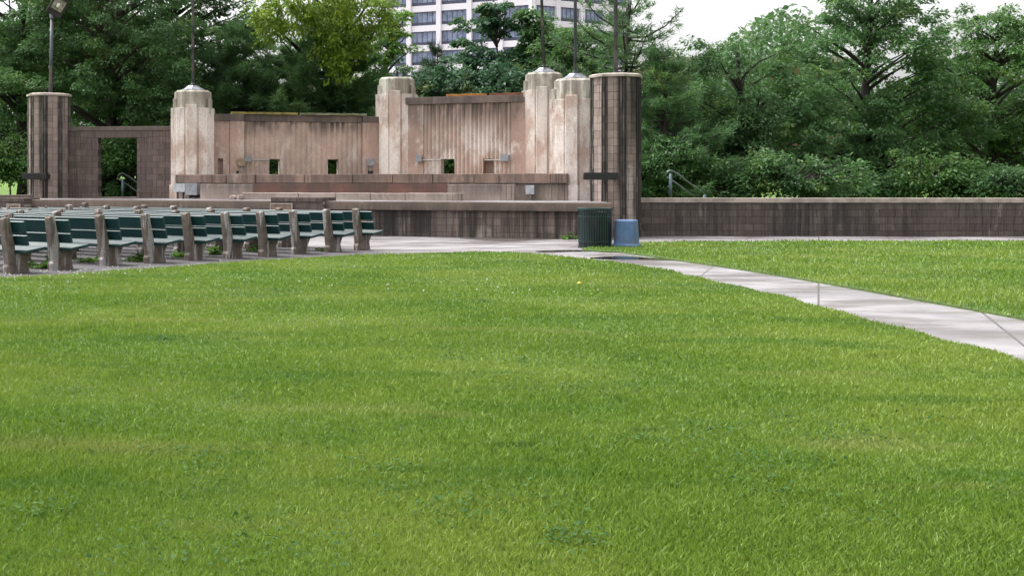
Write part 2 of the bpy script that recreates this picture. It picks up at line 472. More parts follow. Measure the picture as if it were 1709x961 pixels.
def link(name, me, parent=None, bevel=0.0, local=False):
    o = bpy.data.objects.new(name, me)
    COL.objects.link(o)
    if bevel:
        b = o.modifiers.new("edge", 'BEVEL')
        b.width = bevel
        b.segments = 2
        b.limit_method = 'ANGLE'
        b.angle_limit = math.radians(40)
    if parent is not None:
        o.parent = parent
        if not local:
            o.matrix_parent_inverse = Matrix.Translation(-Vector(parent.location))
    return o

def thing(name, label, cat, loc=(0, 0, 0), group=None):
    o = bpy.data.objects.new(name, None)
    o.empty_display_size = 0.3
    COL.objects.link(o)
    o.location = loc
    return tag(o, label, cat, group)
def tag(o, label, cat, group=None, kind=None):
    o["label"] = label
    o["category"] = cat
    if group:
        o["group"] = group
    if kind:
        o["kind"] = kind
    return o
def structure(o):
    o["kind"] = "structure"
    return o
def frame(p0, p1, z=0.0):
    """x along p0->p1, y away from the camera side, z up"""
    d = Vector((p1[0] - p0[0], p1[1] - p0[1], 0)).normalized()
    return Matrix(((d.x, -d.y, 0, p0[0]), (d.y, d.x, 0, p0[1]), (0, 0, 1, z), (0, 0, 0, 1)))
def rotz(x, y, z, a):
    return Matrix.Translation((x, y, z)) @ Matrix.Rotation(a, 4, 'Z')
def dist(a, b):
    return math.hypot(a[0] - b[0], a[1] - b[1])

# ------------------------------------------------------------------ ground sheets
def sheet(name, pts, z, m, skirt=0.0):
    mb = MB()
    if skirt:
        mb.prism(pts, z - skirt, z)
    else:
        p = pts
        if sum(p[i - 1][0] * p[i][1] - p[i][0] * p[i - 1][1] for i in range(len(p))) < 0:
            p = p[::-1]
        mb.add([(x, y, z) for x, y in p], [tuple(range(len(p)))])
    return structure(mb.build(name, m))

def spline(pts, n=6):
    out = []
    for i in range(len(pts) - 1):
        p0, p1, p2, p3 = pts[max(i - 1, 0)], pts[i], pts[i + 1], pts[min(i + 2, len(pts) - 1)]
        for k in range(n):
            t = k / n
            out.append(tuple(0.5 * (2 * b + (c - a) * t + (2 * a - 5 * b + 4 * c - d) * t * t + (3 * b - a - 3 * c + d) * t ** 3)
                             for a, b, c, d in zip(p0, p1, p2, p3)))
    out.append(pts[-1])
    return out

gx = [-900, -400, -150, -60] + list(range(-40, 61, 4)) + [80, 150, 400, 900]
gy = [-300, -60, -10, 0, 20, 36, 40] + [42 + 2 * i for i in range(12)] + [70, 80, 90, 100, 110, 140, 200, 400, 1500]
mb = MB()
mb.add([(x, y, hill_z(x, y)) for y in gy for x in gx],
       [(j * len(gx) + i, j * len(gx) + i + 1, (j + 1) * len(gx) + i + 1, (j + 1) * len(gx) + i)
        for j in range(len(gy) - 1) for i in range(len(gx) - 1)])
structure(mb.build("ground", M['ground'], smooth_=True))

sheet("path", [(-16, 2), (14, 2), (22, 12), (26, 33.9), (7, 33.9), (-9, 38.2), (-16, 38.4)], 0.004, M['path'])
gravel_far = [G(-60, 402), G(150, 404), G(300, 408), G(420, 411.5), G(520, 414.5), G(612, 419)]
sheet("gravel", [G(640, 421), (2.0, 22), (-9, 15), (-14, 17), (-14, 31)] + gravel_far, 0.008, M['gravel'])
lawn_edge = [G(-170, 470), G(0, 460.5), G(100, 455), G(200, 447.5), G(300, 441), G(400, 433.5), G(500, 427), G(600, 422.3),
             G(700, 419.7), G(800, 417.3), G(860, 419.2), G(920, 424), G(975, 430.5), G(1040, 438), G(1090, 447), G(1120, 455),
             G(1200, 474), G(1320, 503), G(1500, 551), G(1709, 610), G(1980, 700)]
lawn_edge = spline([(x, y) if i > 14 or i == 0 else G(CX + x / y * F, HZ + F * H / y + (6.5 - 0.33 * max(0, i - 6)) ) for i, (x, y) in enumerate(lawn_edge)], 5)
# a slightly ragged turf edge
lawn_edge = [(x + 0.05 * math.sin(i * 2.1) + 0.03 * math.sin(i * 5.7), y + 0.06 * math.sin(i * 1.7) + 0.04 * math.sin(i * 4.3)) for i, (x, y) in enumerate(lawn_edge)]
LAWN = lawn_edge + [(5.6, 5), (5.2, 1.5), (-9, 1.5), (-10, 15)]
sheet("lawn", LAWN, 0.03, M['lawn'], 0.04)
patch = spline([G(1709, 404), G(1300, 405), G(1120, 406), G(1056, 408.5), G(1000, 413), G(972, 418), G(1002, 421.5), G(1040, 423), G(1080, 428.5), G(1120, 434.5),
                G(1200, 446), G(1350, 470), G(1709, 535)], 5)
PATCH = patch + [(24, 22), (24, 30)]
structure(sheet("lawn", PATCH, 0.03, M['lawn'], 0.04))
def blobsheet(name, pts, z, m):
    p = spline(pts + [pts[0]], 6)[:-1]
    return sheet(name, p, z, m)
blobsheet("puddle", [G(985, 430.5), G(1040, 428), G(1090, 431), G(1140, 433.5), G(1150, 436), G(1080, 434), G(1030, 433.8), G(990, 432.3)], 0.009, M['puddle'])
blobsheet("puddle", [G(892, 419.6), G(930, 418.2), G(985, 418), G(990, 420.2), G(940, 421), G(905, 421.3)], 0.009, M['puddle'])
sheet("grey_bounce_sheet", [(-300, 122), (300, 122), (300, 420), (-300, 420)], 2.97, M['bounce_grey'])  # unseen added sheet, its grey stops green ground bounce tinting the office facade
blobsheet("soil", [G(765, 398), G(830, 397.2), G(930, 397.5), G(925, 400), G(880, 401.5), G(840, 402.5), G(800, 401)], 0.010, M['soil'])

# ------------------------------------------------------------------ plan of the bandshell
FRONT = ((-9.37, 37.84), (6.93, 31.57))
LB = ((-5.03, 39.4), (6.52, 35.3))
T1, T2, T3, T4 = (-4.59, 40.5), (2.05, 42.1), (6.68, 40.3), (6.86, 36.0)
PL, PR = (-9.43, 41.4), (7.55, 33.9)
ZF = 0.935

def block_wall(name, parent, p0, p1, z0, z1, m, bw=0.41, bh=0.207, thick=0.3, holes=(), gap=0.008, jitter=0.006, stack=False, mats2='mortar'):
    T = frame(p0, p1)
    L = dist(p0, p1)
    mb = MB()
    rows = int(round((z1 - z0) / bh))
    bh = (z1 - z0) / rows
    for r in range(rows):
        a, b = z0 + r * bh, z0 + (r + 1) * bh
        x = 0.0 if (r % 2 == 0 or stack) else -bw / 2
        while x < L - 0.01:
            lo, hi = max(x, 0), min(x + bw, L)
            x += bw
            segs = [(lo, hi)]
            for (h0, h1, ht) in holes:
                if a < ht - 0.02:
                    ns = []
                    for (s0, s1) in segs:
                        if s1 <= h0 or s0 >= h1:
                            ns.append((s0, s1))
                        else:
                            if s0 < h0: ns.append((s0, h0))
                            if s1 > h1: ns.append((h1, s1))
                    segs = ns
            for s0, s1 in segs:
                if s1 - s0 < 0.04:
                    continue
                j = random.uniform(0, jitter)
                mb.box((s0 + gap / 2, -j, a + gap / 2), (s1 - gap / 2, thick + j, b - gap / 2), T)
    core = MB()
    xs = [0.012] + [h for hh in holes for h in (hh[0] - 0.012, hh[1] + 0.012)] + [L - 0.012]
    for i in range(0, len(xs), 2):
        core.box((xs[i], 0.014, z0), (xs[i + 1], thick - 0.014, z1 - 0.012), T)
    for (h0, h1, ht) in holes:
        core.box((h0 - 0.012, 0.0145, ht + 0.012), (h1 + 0.012, thick - 0.0145, z1 - 0.0125), T)
    o = mb.build(name, m, parent)
    core.build("mortar_core", M[mats2], parent)
    return o

# stage platform
st = thing("stage", "long raised concrete stage floor with overhanging slab on a ribbed block base", "stage", (-1, 35, 0))
fl = [(6.93, 31.57), (7.15, 33.4), (7.2, 36.4), (6.9, 38.2), (-4.2, 41.4), (-9.9, 42.6), (-10.0, 41.4), (-9.37, 37.84)]
a452, a540 = on_line(452, FRONT), on_line(540, FRONT)
mb = MB()
d = Vector((FRONT[1][0] - FRONT[0][0], FRONT[1][1] - FRONT[0][1], 0)).normalized()
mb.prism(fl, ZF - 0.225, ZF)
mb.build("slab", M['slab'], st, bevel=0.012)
top = MB()
top.add([(x * 1.0, y, ZF + 0.004) for x, y in [(6.90, 31.62), (7.11, 33.4), (7.15, 36.4), (6.9, 38.15), (-4.2, 41.35), (-9.85, 42.55), (-9.94, 41.4), (-9.32, 37.86)]], [tuple(range(8))])
M['floor'] = m_path()
M['floor'].name = "wet_stage_floor"
top.build("floor_finish", M['floor'], st)
FW = off(FRONT, -0.16)
block_wall("block_base", st, on_line(40, FW), on_line(1018, FW), -0.05, ZF - 0.225, M['stageblock'], bw=0.49, bh=0.209, thick=0.3, stack=True)

# dark brick box standing in the stage front, and its twin at the left end
def brick_box(label, pxa, pxb, line, prot, z1, depth, hatch):
    L = off(line, prot)
    a, b = on_line(pxa, L), on_line(pxb, L)
    T = frame(a, b)
    w = dist(a, b)
    t = thing("brick_box", label, "brick box", (a[0], a[1], 0), "brick boxes along the stage front")
    mb, core = MB(), MB()
    core.box((0.01, 0.012, 0), (w - 0.01, depth - 0.01, z1 - 0.012), T)
    n = max(3, int(round(w / 0.2)))
    for i in range(n):
        mb.box((i * w / n + 0.006, -0.02, z1 - 0.105), ((i + 1) * w / n - 0.006, depth, z1), T)
    z, r = z1 - 0.112, 0
    while z > 0.05:
        x = -(r % 2) * 0.11
        while x < w - 0.02:
            lo, hi = max(0, x), min(w, x + 0.22)
            mb.box((lo + 0.005, random.uniform(0, 0.006), z - 0.067), (hi - 0.005, depth - 0.005, z), T)
            x += 0.22
        z -= 0.076
        r += 1
    mb.build("brickwork", M['brick'], t)
    core.build("mortar_core", M['palemortar'], t)
    (h0, h1, hz0, hz1) = hatch
    h = MB().box((h0, -0.035, hz0), (h1, 0.0, hz1), T).build("hatch", M['hatch'], t, bevel=0.006)
    fr = MB()
    for lo, hi in (((h0 - 0.03, -0.042, hz1), (h1 + 0.03, 0.002, hz1 + 0.03)), ((h0 - 0.03, -0.042, hz0), (h0, 0.002, hz1)), ((h1, -0.042, hz0), (h1 + 0.03, 0.002, hz1))):
        fr.box(lo, hi, T)
    o = fr.build("hatch_frame", M['frame_pale'], h)
    o.matrix_parent_inverse = Matrix.Translation(-Vector(t.location)) if False else Matrix.Identity(4)
    o.parent = h
    o.matrix_parent_inverse = h.matrix_parent_inverse.inverted() @ Matrix.Translation(-Vector(t.location)) if False else Matrix.Identity(4)
    return t
brick_box("dark brick box with soldier course top and brown hatch set into the stage edge", 452, 539, FRONT, 0.16, 1.035, 1.0, (0.02, 0.63, 0.3, 0.85))
LLOW = ((-14.5, 38.6), (-8.2, 37.0))
brick_box("low dark brick box with framed hatch at the far left stage corner", -6, 41, off(FRONT, 0.35), 0.0, 0.98, 0.8, (0.42, 0.84, 0.3, 0.78))

# risers ------------------------------------------------------------
L2, L1 = off(LB, 0.55), off(LB, 1.1)
def seg_front(L, pa, pb):
    return on_line(pa, L), on_line(pb, L)
def ribs(mb, L, pa, pb, z0, z1, n, r=0.05):
    a, b = seg_front(L, pa, pb)
    T = frame(a, b)
    w = dist(a, b)
    for i in range(n):
        x0, x1 = w * i / n, w * (i + 1) / n
        d_ = 0.03 + 0.016 * ((i + 1) % 2) + 0.004 * i
        mb.box((x0 + 0.0015, -d_, z0), (x1 - 0.0015, 0.2, z1), T)

t = thing("riser", "upper choir ledge of cracked reddish stone running in front of the towers", "stone ledge", (0, 37.5, ZF), "stepped choir ledges on the stage")
a, b = seg_front(LB, 292, 948)
mb = MB()
back = [(7.2, 38.5), (6.9, 41.5), (2.0, 43.0), (-5.4, 41.6)]
mb.prism([on_line(294, off(LB, -0.09)), on_line(946, off(LB, -0.09))] + back, ZF - 0.1, 1.43)
mb.build("riser_body", M['riser'], t)
MB().prism([on_line(294, off(LB, -0.30)), on_line(946, off(LB, -0.30))] + back, 1.43, 1.69).build("platform_top", M['riser'], t)
mb = MB()
joints = [292, 354, 377.5, 426, 508.5, 588.5, 655, 722, 791, 833, 914]
for i in range(len(joints) - 1):
    p, q = on_line(joints[i], LB), on_line(joints[i + 1], LB)
    T = frame(p, q)
    j = random.uniform(-0.012, 0.012)
    mb.box((0.008, j, 1.425 + random.uniform(-.006, .006)), (dist(p, q) - 0.008, 0.5, 1.70 + random.uniform(-.01, .01)), T)
ribs(mb, LB, 914, 948, 1.425, 1.70, 7)
mb.build("ledge_stones", M['ledge'], t, bevel=0.012)
mb = MB()
ribs(mb, off(LB, -0.09), 916, 948, ZF - 0.05, 1.42, 6)
mb.build("fluted_end", M['riser'], t, bevel=0.01)

t = thing("riser", "middle choir ledge, red stained in its centre with fluted right end", "stone ledge", (0, 37.0, ZF), "stepped choir ledges on the stage")
a, b = seg_front(L2, 334, 832)
T = frame(a, b)
w = dist(a, b)
MB().box((0, 0, ZF - 0.05), (w, 0.62, 1.395), T).build("riser_body", M['riser'], t, bevel=0.015)
a2, b2 = seg_front(L2, 422, 746)
T2_ = frame(a2, b2)
MB().box((0, -0.02, ZF), (dist(a2, b2), 0.3, 1.404), T2_).build("red_facing", M['redstep'], t, bevel=0.008)
mb = MB()
ribs(mb, L2, 832, 859, ZF - 0.05, 1.395, 6)
mb.build("fluted_end", M['riser'], t, bevel=0.01)

t = thing("riser", "lowest choir ledge, short grey stone step with chipped left end", "stone ledge", (0, 36.5, ZF), "stepped choir ledges on the stage")
mb = MB()
joints = [404, 498, 560, 618, 676, 742]
for i in range(len(joints) - 1):
    p, q = on_line(joints[i], L1), on_line(joints[i + 1], L1)
    T = frame(p, q)
    mb.box((0.005, random.uniform(-0.008, 0.008), ZF - 0.05), (dist(p, q) - 0.005, 0.56, 1.145 + random.uniform(-.006, .004)), T)
mb.build("step_stones", M['riser'], t, bevel=0.018)
mb = MB()
ribs(mb, L1, 742, 770, ZF - 0.05, 1.145, 6)
mb.build("fluted_end", M['riser'], t, bevel=0.01)
rub = MB()
for k in range(6):
    p = on_line(random.uniform(386, 402), L1)
    T = rotz(p[0], p[1] + random.uniform(-.1, .3), ZF + 0.02, random.uniform(0, 3)) @ Matrix.Rotation(random.uniform(-.4, .4), 4, 'X')
    s_ = random.uniform(0.05, 0.13)
    rub.box((-s_, -s_ * .7, -0.03), (s_, s_ * .7, s_ * 0.9), T)
tag(rub.build("rubble", M['riser'], bevel=0.02), "broken stone lumps lying by the chipped end of the lowest ledge", "rubble")

# fluted walls --------------------------------------------------------
WL = off((T1, T2), 0.12)
WM = off((T2, T3), 0.42)
def wall_piece(name, parent, L, pa, pb, z0, z1, m, holes=(), nf=0, depth=0.0, thick=0.35, proud=0.0, bevel=0.0):
    a, b = on_line(pa, L), on_line(pb, L)
    T = frame(a, b)
    w = dist(a, b)
    tp = lambda px: dist(a, on_line(px, L))
    def fy(x):
        if not nf:
            return -proud
        ph = (x / w * nf) % 1.0
        return -proud + depth * abs(2 * ph - 1) ** 1.6
    def strip(x0, x1):
        xs = {x0, x1}
        if nf:
            for k in range(4 * nf + 1):
                x = w * (k // 4 + (0.0, 0.2, 0.5, 0.8)[k % 4]) / nf
                if x0 < x < x1:
                    xs.add(x)
        xs = sorted(xs)
        return [(x, fy(x)) for x in xs] + [(x1, thick), (x0, thick)]
    mb = MB()
    hs_ = sorted((tp(h[0]), tp(h[1]), h[2]) for h in holes)
    if hs_:
        zt = hs_[0][2]
        mb.prism(strip(0, w), zt, z1, T)
        x = 0
        for h0, h1, _ in hs_:
            mb.prism(strip(x, h0), z0, zt, T)
            x = h1
        mb.prism(strip(x, w), z0, zt, T)
    else:
        mb.prism(strip(0, w), z0, z1, T)
    return mb.build(name, m, parent, bevel)

ZL, ZM_ = 3.65, 4.24
t = thing("fluted_wall", "lower left stucco wall with vertical flutes and two square openings", "wall", (-1.3, 41.4, 1.69), "fluted back walls of the bandshell")
wall_piece("plain_pier", t, WL, 355, 383, 1.6, ZL - 0.22, M['plainwall'], [(363.5, 372.5, 2.22)])
wall_piece("niche_back", t, off(WL, -0.22), 360, 376, 1.6, 2.4, M['panel'], thick=0.10)
wall_piece("plain_pier", t, WL, 383.6, 407.5, 1.6, ZL - 0.22, M['plainwall'], proud=0.04)
wall_piece("fluted_panel", t, off(WL, -0.10), 407.5, 606, 1.6, ZL - 0.22, M['panel'], [(449.5, 467.5, 2.21), (547.5, 565.5, 2.21)], 23, 0.040, 0.30)
wall_piece("plain_pier", t, WL, 606, 634, 1.6, ZL - 0.22, M['plainwall'], proud=0.02)
wall_piece("coping", t, WL, 355, 407.5, ZL - 0.217, ZL - 0.005, M['coping'], proud=0.055, bevel=0.01)
wall_piece("coping", t, off(WL, -0.10), 408, 605.5, ZL - 0.217, ZL, M['coping'], proud=0.03, thick=0.32, bevel=0.01)
wall_piece("coping", t, WL, 606, 632, ZL - 0.217, ZL - 0.02, M['coping'], proud=0.035, bevel=0.01)

t = thing("fluted_wall", "taller stucco wall with vertical flutes between the two tallest towers", "wall", (4.3, 41.0, 1.69), "fluted back walls of the bandshell")
wall_piece("plain_pier", t, WM, 672, 706.5, 1.6, ZM_ - 0.235, M['plainwall'], thick=0.5)
wall_piece("fluted_panel", t, WM, 706.5, 853, 1.6, ZM_ - 0.235, M['panel_tall'], [(735, 758.5, 2.21), (806, 823.5, 2.21)], 21, 0.046, 0.42)
wall_piece("niche_back", t, off(WM, -0.36), 802, 830, 1.6, 2.35, M['plainwall'], thick=0.12)
wall_piece("plain_pier", t, WM, 853, 890, 1.6, ZM_ - 0.235, M['plainwall'], proud=0.015)
wall_piece("coping", t, WM, 671, 890, ZM_ - 0.232, ZM_, M['coping'], proud=0.05, thick=0.45, bevel=0.01)

# hidden third wall, from the rear tower to the end tower
t = thing("fluted_wall", "stucco wall seen edge-on between the two right hand towers", "wall", (6.9, 38, 1.69), "fluted back walls of the bandshell")
T = frame((7.15, 40.2), (7.15, 36.2))
MB().box((0.3, -0.2, 0.9), (3.6, 0.1, ZL), T).build("plain_pier", M['plainwall'], t, bevel=0.01)

# towers -----------------------------------------------------------------
def tower_plan(k=1.0, steps=True):
    half = [(0.0, -0.66), (0.175, -0.66), (0.175, -0.60), (0.205, -0.56), (0.225, -0.60), (0.50, -0.50), (0.50, -0.44), (0.555, -0.44), (0.555, -0.36),
            (0.61, -0.36), (0.61, -0.26), (0.685, -0.26), (0.685, 0.30), (0.5, 0.5)]
    return [(x * k, y * k) for x, y in half[1:]] + [(-x * k, y * k) for x, y in half[:0:-1]]
def crown_plan(k=1.0):
    pts = []
    n = 48
    for i in range(n):
        a = 2 * math.pi * i / n
        r = 0.59 if i % 4 in (0, 1) else 0.545
        # squarish drum
        c, s_ = math.cos(a), math.sin(a)
        q = (abs(c) ** 5 + abs(s_) ** 5) ** (-1 / 5.0)
        pts.append((r * (0.55 + 0.45 * q) * c * k, r * (0.55 + 0.45 * q) * s_ * k))
    return pts
def tower(pos, ang, zsh, ztop, z0, label, cap=True, bend=(0, 0)):
    t = thing("tower", label, "tower", (pos[0], pos[1], z0), "stepped stucco towers of the bandshell")
    T = rotz(pos[0], pos[1], 0, ang)
    mb = MB().prism(tower_plan(), z0, zsh, T)
    mb.build("shaft", M['tower'], t, bevel=0.012)
    MB().prism([(-0.17, -0.675), (0.17, -0.675), (0.17, 0.2), (-0.17, 0.2)], z0, zsh + 0.10, T).build("pilaster", M['tower'], t, bevel=0.015)
    mb = MB()
    mb.prism(crown_plan(), zsh - 0.12, ztop, T)
    mb.prism(crown_plan(0.985), ztop + 0.001, ztop + 0.06, T, 0, crown_plan(0.86))
    mb.build("crown", M['crown'], t, bevel=0.008)
    for sx in (-1, 1):
        sh = MB()
        for (x0, x1, dz) in ((0.30, 0.50, -0.14), (0.50, 0.602, 0.16)):
            lo, hi = sorted((sx * x0, sx * x1))
            sh.box((lo, -0.425, zsh - 0.2), (hi, 0.3, zsh + dz + 0.14), T)
        sh.build("shoulder", M['crown'], t, bevel=0.01)
    MB().prism([(x * 1.06, y * 1.06) for x, y in tower_plan()], z0, z0 + 0.47, T).build("plinth", M['tower'], t, bevel=0.015)
    if cap:
        mb = MB().lathe([(0.40, ztop + 0.058), (0.39, ztop + 0.09), (0.23, ztop + 0.18), (0.19, ztop + 0.225), (0.10, ztop + 0.235)], 8, T)
        mb.build("metal_cap", M['zinc'], t)
    else:
        mb = MB().tube([(0, 0, ztop + 0.08), (0.02, 0, ztop + 0.28)], 0.045, 8, T)
        mb.build("pole_stub", M['black'], t)
    return t
tower(T1, math.radians(2), 3.82, 4.33, ZF - 0.03, "far left stucco tower, white bloomed and standing free beside the block doorway")
tower(T2, math.radians(-8), 4.37, 4.88, ZF - 0.03, "middle stucco tower without a flagpole, only a stub on top", cap=False)
tower(T3, math.radians(-16), 4.37, 4.88, ZF - 0.03, "tall stucco tower at the right end of the taller fluted wall")
tower(T4, math.radians(-20), 3.80, 4.33, ZF - 0.03, "shorter pale stucco tower beside the big block pillar")

def flag_pole(pos, z0, z1, label, lean=0.0, r=0.05, m='pole'):
    t = thing("flag_pole", label, "pole", (pos[0], pos[1], z0), "tall poles on the towers and pillars")
    MB().tube([(pos[0], pos[1], z0), (pos[0] + lean * 0.5, pos[1], (z0 + z1) / 2), (pos[0] + lean, pos[1], z1)], r, 10, r1=r * 0.8).build("shaft", M[m], t, smooth_=True)
    T = Matrix.Translation((pos[0], pos[1], 0))
    MB().lathe([(r * 1.9, z0), (r * 1.9, z0 + 0.05), (r * 1.3, z0 + 0.07), (r * 1.2, z0 + 0.14)], 12, T).build("collar", M['black'], t)
    return t
flag_pole(T1, 4.56, 11.5, "thin dark pole rising from the far left tower's metal cap")
flag_pole(T3, 5.12, 12.0, "slightly leaning grey pole rising from the taller right tower", -0.25, 0.052)
flag_pole(T4, 4.56, 11.5, "bluish grey pole rising from the shorter right tower", 0.0, 0.05, 'grey_pole')

# block pillars -------------------------------------------------------------
def pillar(pos, ang, z0, z1, label, R=0.70):
    t = thing("block_pillar", label, "pillar", (pos[0], pos[1], z0), "octagonal block pillars at the stage ends")
    T = rotz(pos[0], pos[1], 0, ang)
    n = 8
    blk, core, rib = MB(), MB(), MB()
    rc = R * 0.955
    core.prism([(rc * math.cos(math.pi * 2 * i / n) * 0.95, rc * math.sin(math.pi * 2 * i / n) * 0.95) for i in range(n)], z0, z1 - 0.12, T)
    rows = int(round((z1 - 0.10 - z0) / 0.2085))
    bh = (z1 - 0.10 - z0) / rows
    for i in range(n):
        a0, a1 = 2 * math.pi * i / n, 2 * math.pi * (i + 1) / n
        p0 = Vector((rc * math.cos(a0), rc * math.sin(a0), 0))
        p1 = Vector((rc * math.cos(a1), rc * math.sin(a1), 0))
        d_ = (p1 - p0)
        w = d_.length
        d_.normalize()
        nrm = Vector((d_.y, -d_.x, 0))
        Tf = T @ Matrix(((d_.x, -nrm.x, 0, p0.x), (d_.y, -nrm.y, 0, p0.y), (0, 0, 1, 0), (0, 0, 0, 1)))
        for r in range(rows):
            za, zb = z0 + r * bh + 0.004, z0 + (r + 1) * bh - 0.004
            m0, m1 = 0.098, w - 0.098
            mid = w / 2
            for (x0, x1) in ((m0, mid - 0.004), (mid + 0.004, m1)):
                blk.box((x0, random.uniform(-0.012, -0.004), za), (x1, 0.06, zb), Tf)
            # broken-faced vertical fins at the corners
            for (x0, x1, dep) in ((-0.022, 0.022, -0.035), (0.046, 0.082, -0.024), (w - 0.082, w - 0.046, -0.024)):
                rib.box((x0, dep + random.uniform(-0.006, 0.006), za - 0.003), (x1, 0.06, zb + 0.003), Tf)
    blk.build("face_blocks", M['pillarblock'], t)
    rib.build("corner_fins", M['pillarrib'], t)
    core.build("mortar_core", M['mortar'], t)
    cp = lambda k: [(R * k * math.cos(math.pi * 2 * i / n), R * k * math.sin(math.pi * 2 * i / n)) for i in range(n)]
    mb = MB()
    mb.prism(cp(1.06), z1 - 0.10, z1 - 0.035, T)
    mb.prism(cp(1.059), z1 - 0.034, z1, T, 0, cp(0.90))
    mb.build("cap", M['cap'], t, bevel=0.008)
    return t
pillar(PL, math.radians(-90 + 1.5), ZF - 0.02, 4.36, "far left octagonal block pillar carrying the floodlight")
pillar(PR, math.radians(-90 + 5), -0.03, 4.35, "big dark stained octagonal block pillar behind the litter bins")
flag_pole(PR, 4.35, 11.5, "dark pole rising from the big right block pillar", 0.0, 0.055)

# floodlight on the left pillar
t = thing("floodlight", "bronze floodlight tilted on a slim pole above the far left pillar", "floodlight", (PL[0] + 0.04, PL[1], 4.36))
bx, by = PL[0] + 0.05, PL[1]
MB().tube([(bx, by, 4.36), (bx + 0.05, by, 6.86)], 0.062, 10, r1=0.05).build("pole", M['grey_pole'], t, smooth_=True)
MB().tube([(bx + 0.05, by, 6.84), (bx + 0.052, by, 6.98)], 0.078, 10).build("slipfitter", M['zinc'], t)
Tl = Matrix.Translation((bx + 0.24, by - 0.05, 7.22)) @ Matrix.Rotation(math.radians(24), 4, 'Z') @ Matrix.Rotation(math.radians(27), 4, 'Y') @ Matrix.Rotation(math.radians(14), 4, 'X')
mb = MB()
mb.prism([(-0.24, -0.02), (0.24, -0.02), (0.24, 0.20), (0.12, 0.34), (-0.12, 0.34), (-0.24, 0.20)], -0.30, 0.30, Tl)
hd = mb.build("housing", M['bronze'], t, bevel=0.02)
MB().box((-0.19, -0.034, -0.12), (0.20, -0.022, 0.26), Tl).build("lens", M['lens'], t)
MB().lathe([(0.03, -0.09), (0.055, -0.05), (0.055, 0.03), (0.02, 0.07)], 10, Tl @ Matrix.Translation((0.0, -0.05, 0.06)) ).build("bulb", M['bulb'], t, smooth_=True)
mb = MB()
mb.box((-0.26, -0.06, -0.32), (0.26, -0.0352, -0.12), Tl).box((-0.26, -0.06, 0.26), (0.26, -0.0352, 0.32), Tl)
mb.box((0.20, -0.0605, -0.12), (0.26, -0.0355, 0.26), Tl).box((-0.26, -0.0605, -0.12), (-0.19, -0.0355, 0.26), Tl)
mb.build("door_frame", M['bronze'], t, bevel=0.006)

# black bar fixtures bolted on the pillars
def bar_fixture(pxa, pxb, ya, yb, Y, label, yaw):
    xa, xb = PX(pxa, Y), PX(pxb, Y)
    z1, z0 = ZP(ya, Y), ZP(yb, Y)
    cx = (xa + xb) / 2
    t = thing("wall_fixture", label, "wall fixture", (cx, Y, z0), "black bar fixtures on the block pillars")
    T = rotz(cx, Y, 0, yaw)
    hw = (xb - xa) / 2 / math.cos(yaw)
    mb = MB().box((-hw, 0, z0 + 0.012), (hw, 0.2, z1), T)
    for k in range(7):
        x = -hw + 0.07 + k * (2 * hw - 0.14) / 6
        mb.box((x - 0.012, -0.012, z0 + 0.03), (x + 0.012, 0.002, z1 - 0.03), T)
    mb.build("housing", M['black'], t, bevel=0.008)
    MB().box((hw - 0.12, 0.201, z0 + 0.03), (hw - 0.02, 0.5, z1 - 0.03), T).build("bracket", M['black'], t)
    MB().box((-hw - 0.02, 0.03, z0 + 0.03), (-hw - 0.001, 0.17, z1 - 0.03), T).build("end_plate", M['black'], t)
bar_fixture(36, 78, 289, 300, 40.45, "black bar fixture bolted across the far left block pillar", math.radians(-8))
bar_fixture(976, 1032, 288, 301, 32.9, "black bar fixture bolted across the big right block pillar", math.radians(-6))

# doorway wall
t = thing("doorway_wall", "dark ribbed block wall with a tall open doorway left of the towers", "wall", (-7, 41, ZF))
p0 = (PX(114, 41.35), 41.35)
p1 = (PX(288, 40.75), 40.75)
LD = (p0, p1)
tpd = lambda px: dist(p0, on_line(px, LD))
block_wall("blockwork", t, p0, p1, ZF - 0.02, 3.13, M['doorblock'], bw=0.41, bh=0.207, thick=0.3, holes=[(tpd(164.5), tpd(228.5), 2.92)])
T = frame(p0, p1)
MB().box((0, -0.03, 3.133), (dist(p0, p1), 0.33, 3.27), T).build("coping", M['coping'], t, bevel=0.01)
MB().box((tpd(164.5) - 0.4, -0.012, 2.905), (tpd(228.5) + 0.4, 0.31, 3.129), T).build("lintel", M['doorblock'], t, bevel=0.008)
MB().box((tpd(165), -0.02, ZF - 0.02), (tpd(228), 0.32, ZF + 0.045), T).build("sill", M['coping'], t, bevel=0.008)

t = thing("end_wall", "narrow dark block wall between the shorter right tower and big pillar", "wall", (7.3, 35, ZF))
block_wall("blockwork", t, (7.02, 36.0), (7.35, 34.3), ZF - 0.02, 3.2, M['doorblock'], thick=0.3)

# low walls
t = thing("low_wall", "low block wall with a concrete coping running right from the big pillar", "wall", (12, 34, 0))
p0, p1 = (PR[0] + 0.55, 33.95), (22.0, 33.6)
block_wall("blockwork", t, p0, p1, -0.04, 0.90, M['lowblock'], bw=0.42, bh=0.2, thick=0.3)
T = frame(p0, p1)
MB().box((-0.02, -0.05, 0.903), (dist(p0, p1), 0.36, 1.03), T).build("coping", M['cap'], t, bevel=0.012)
t = thing("low_wall", "low dark block wall running left from the far left pillar", "wall", (-12, 39.3, 0))
p0, p1 = (-17.0, 39.6), (-9.55, 39.3)
block_wall("blockwork", t, p0, p1, -0.04, 0.96, M['lowblock'], bw=0.42, bh=0.2, thick=0.3)
T = frame(p0, p1)
MB().box((0, -0.04, 0.963), (dist(p0, p1), 0.34, 1.06), T).build("coping", M['coping'], t, bevel=0.01)

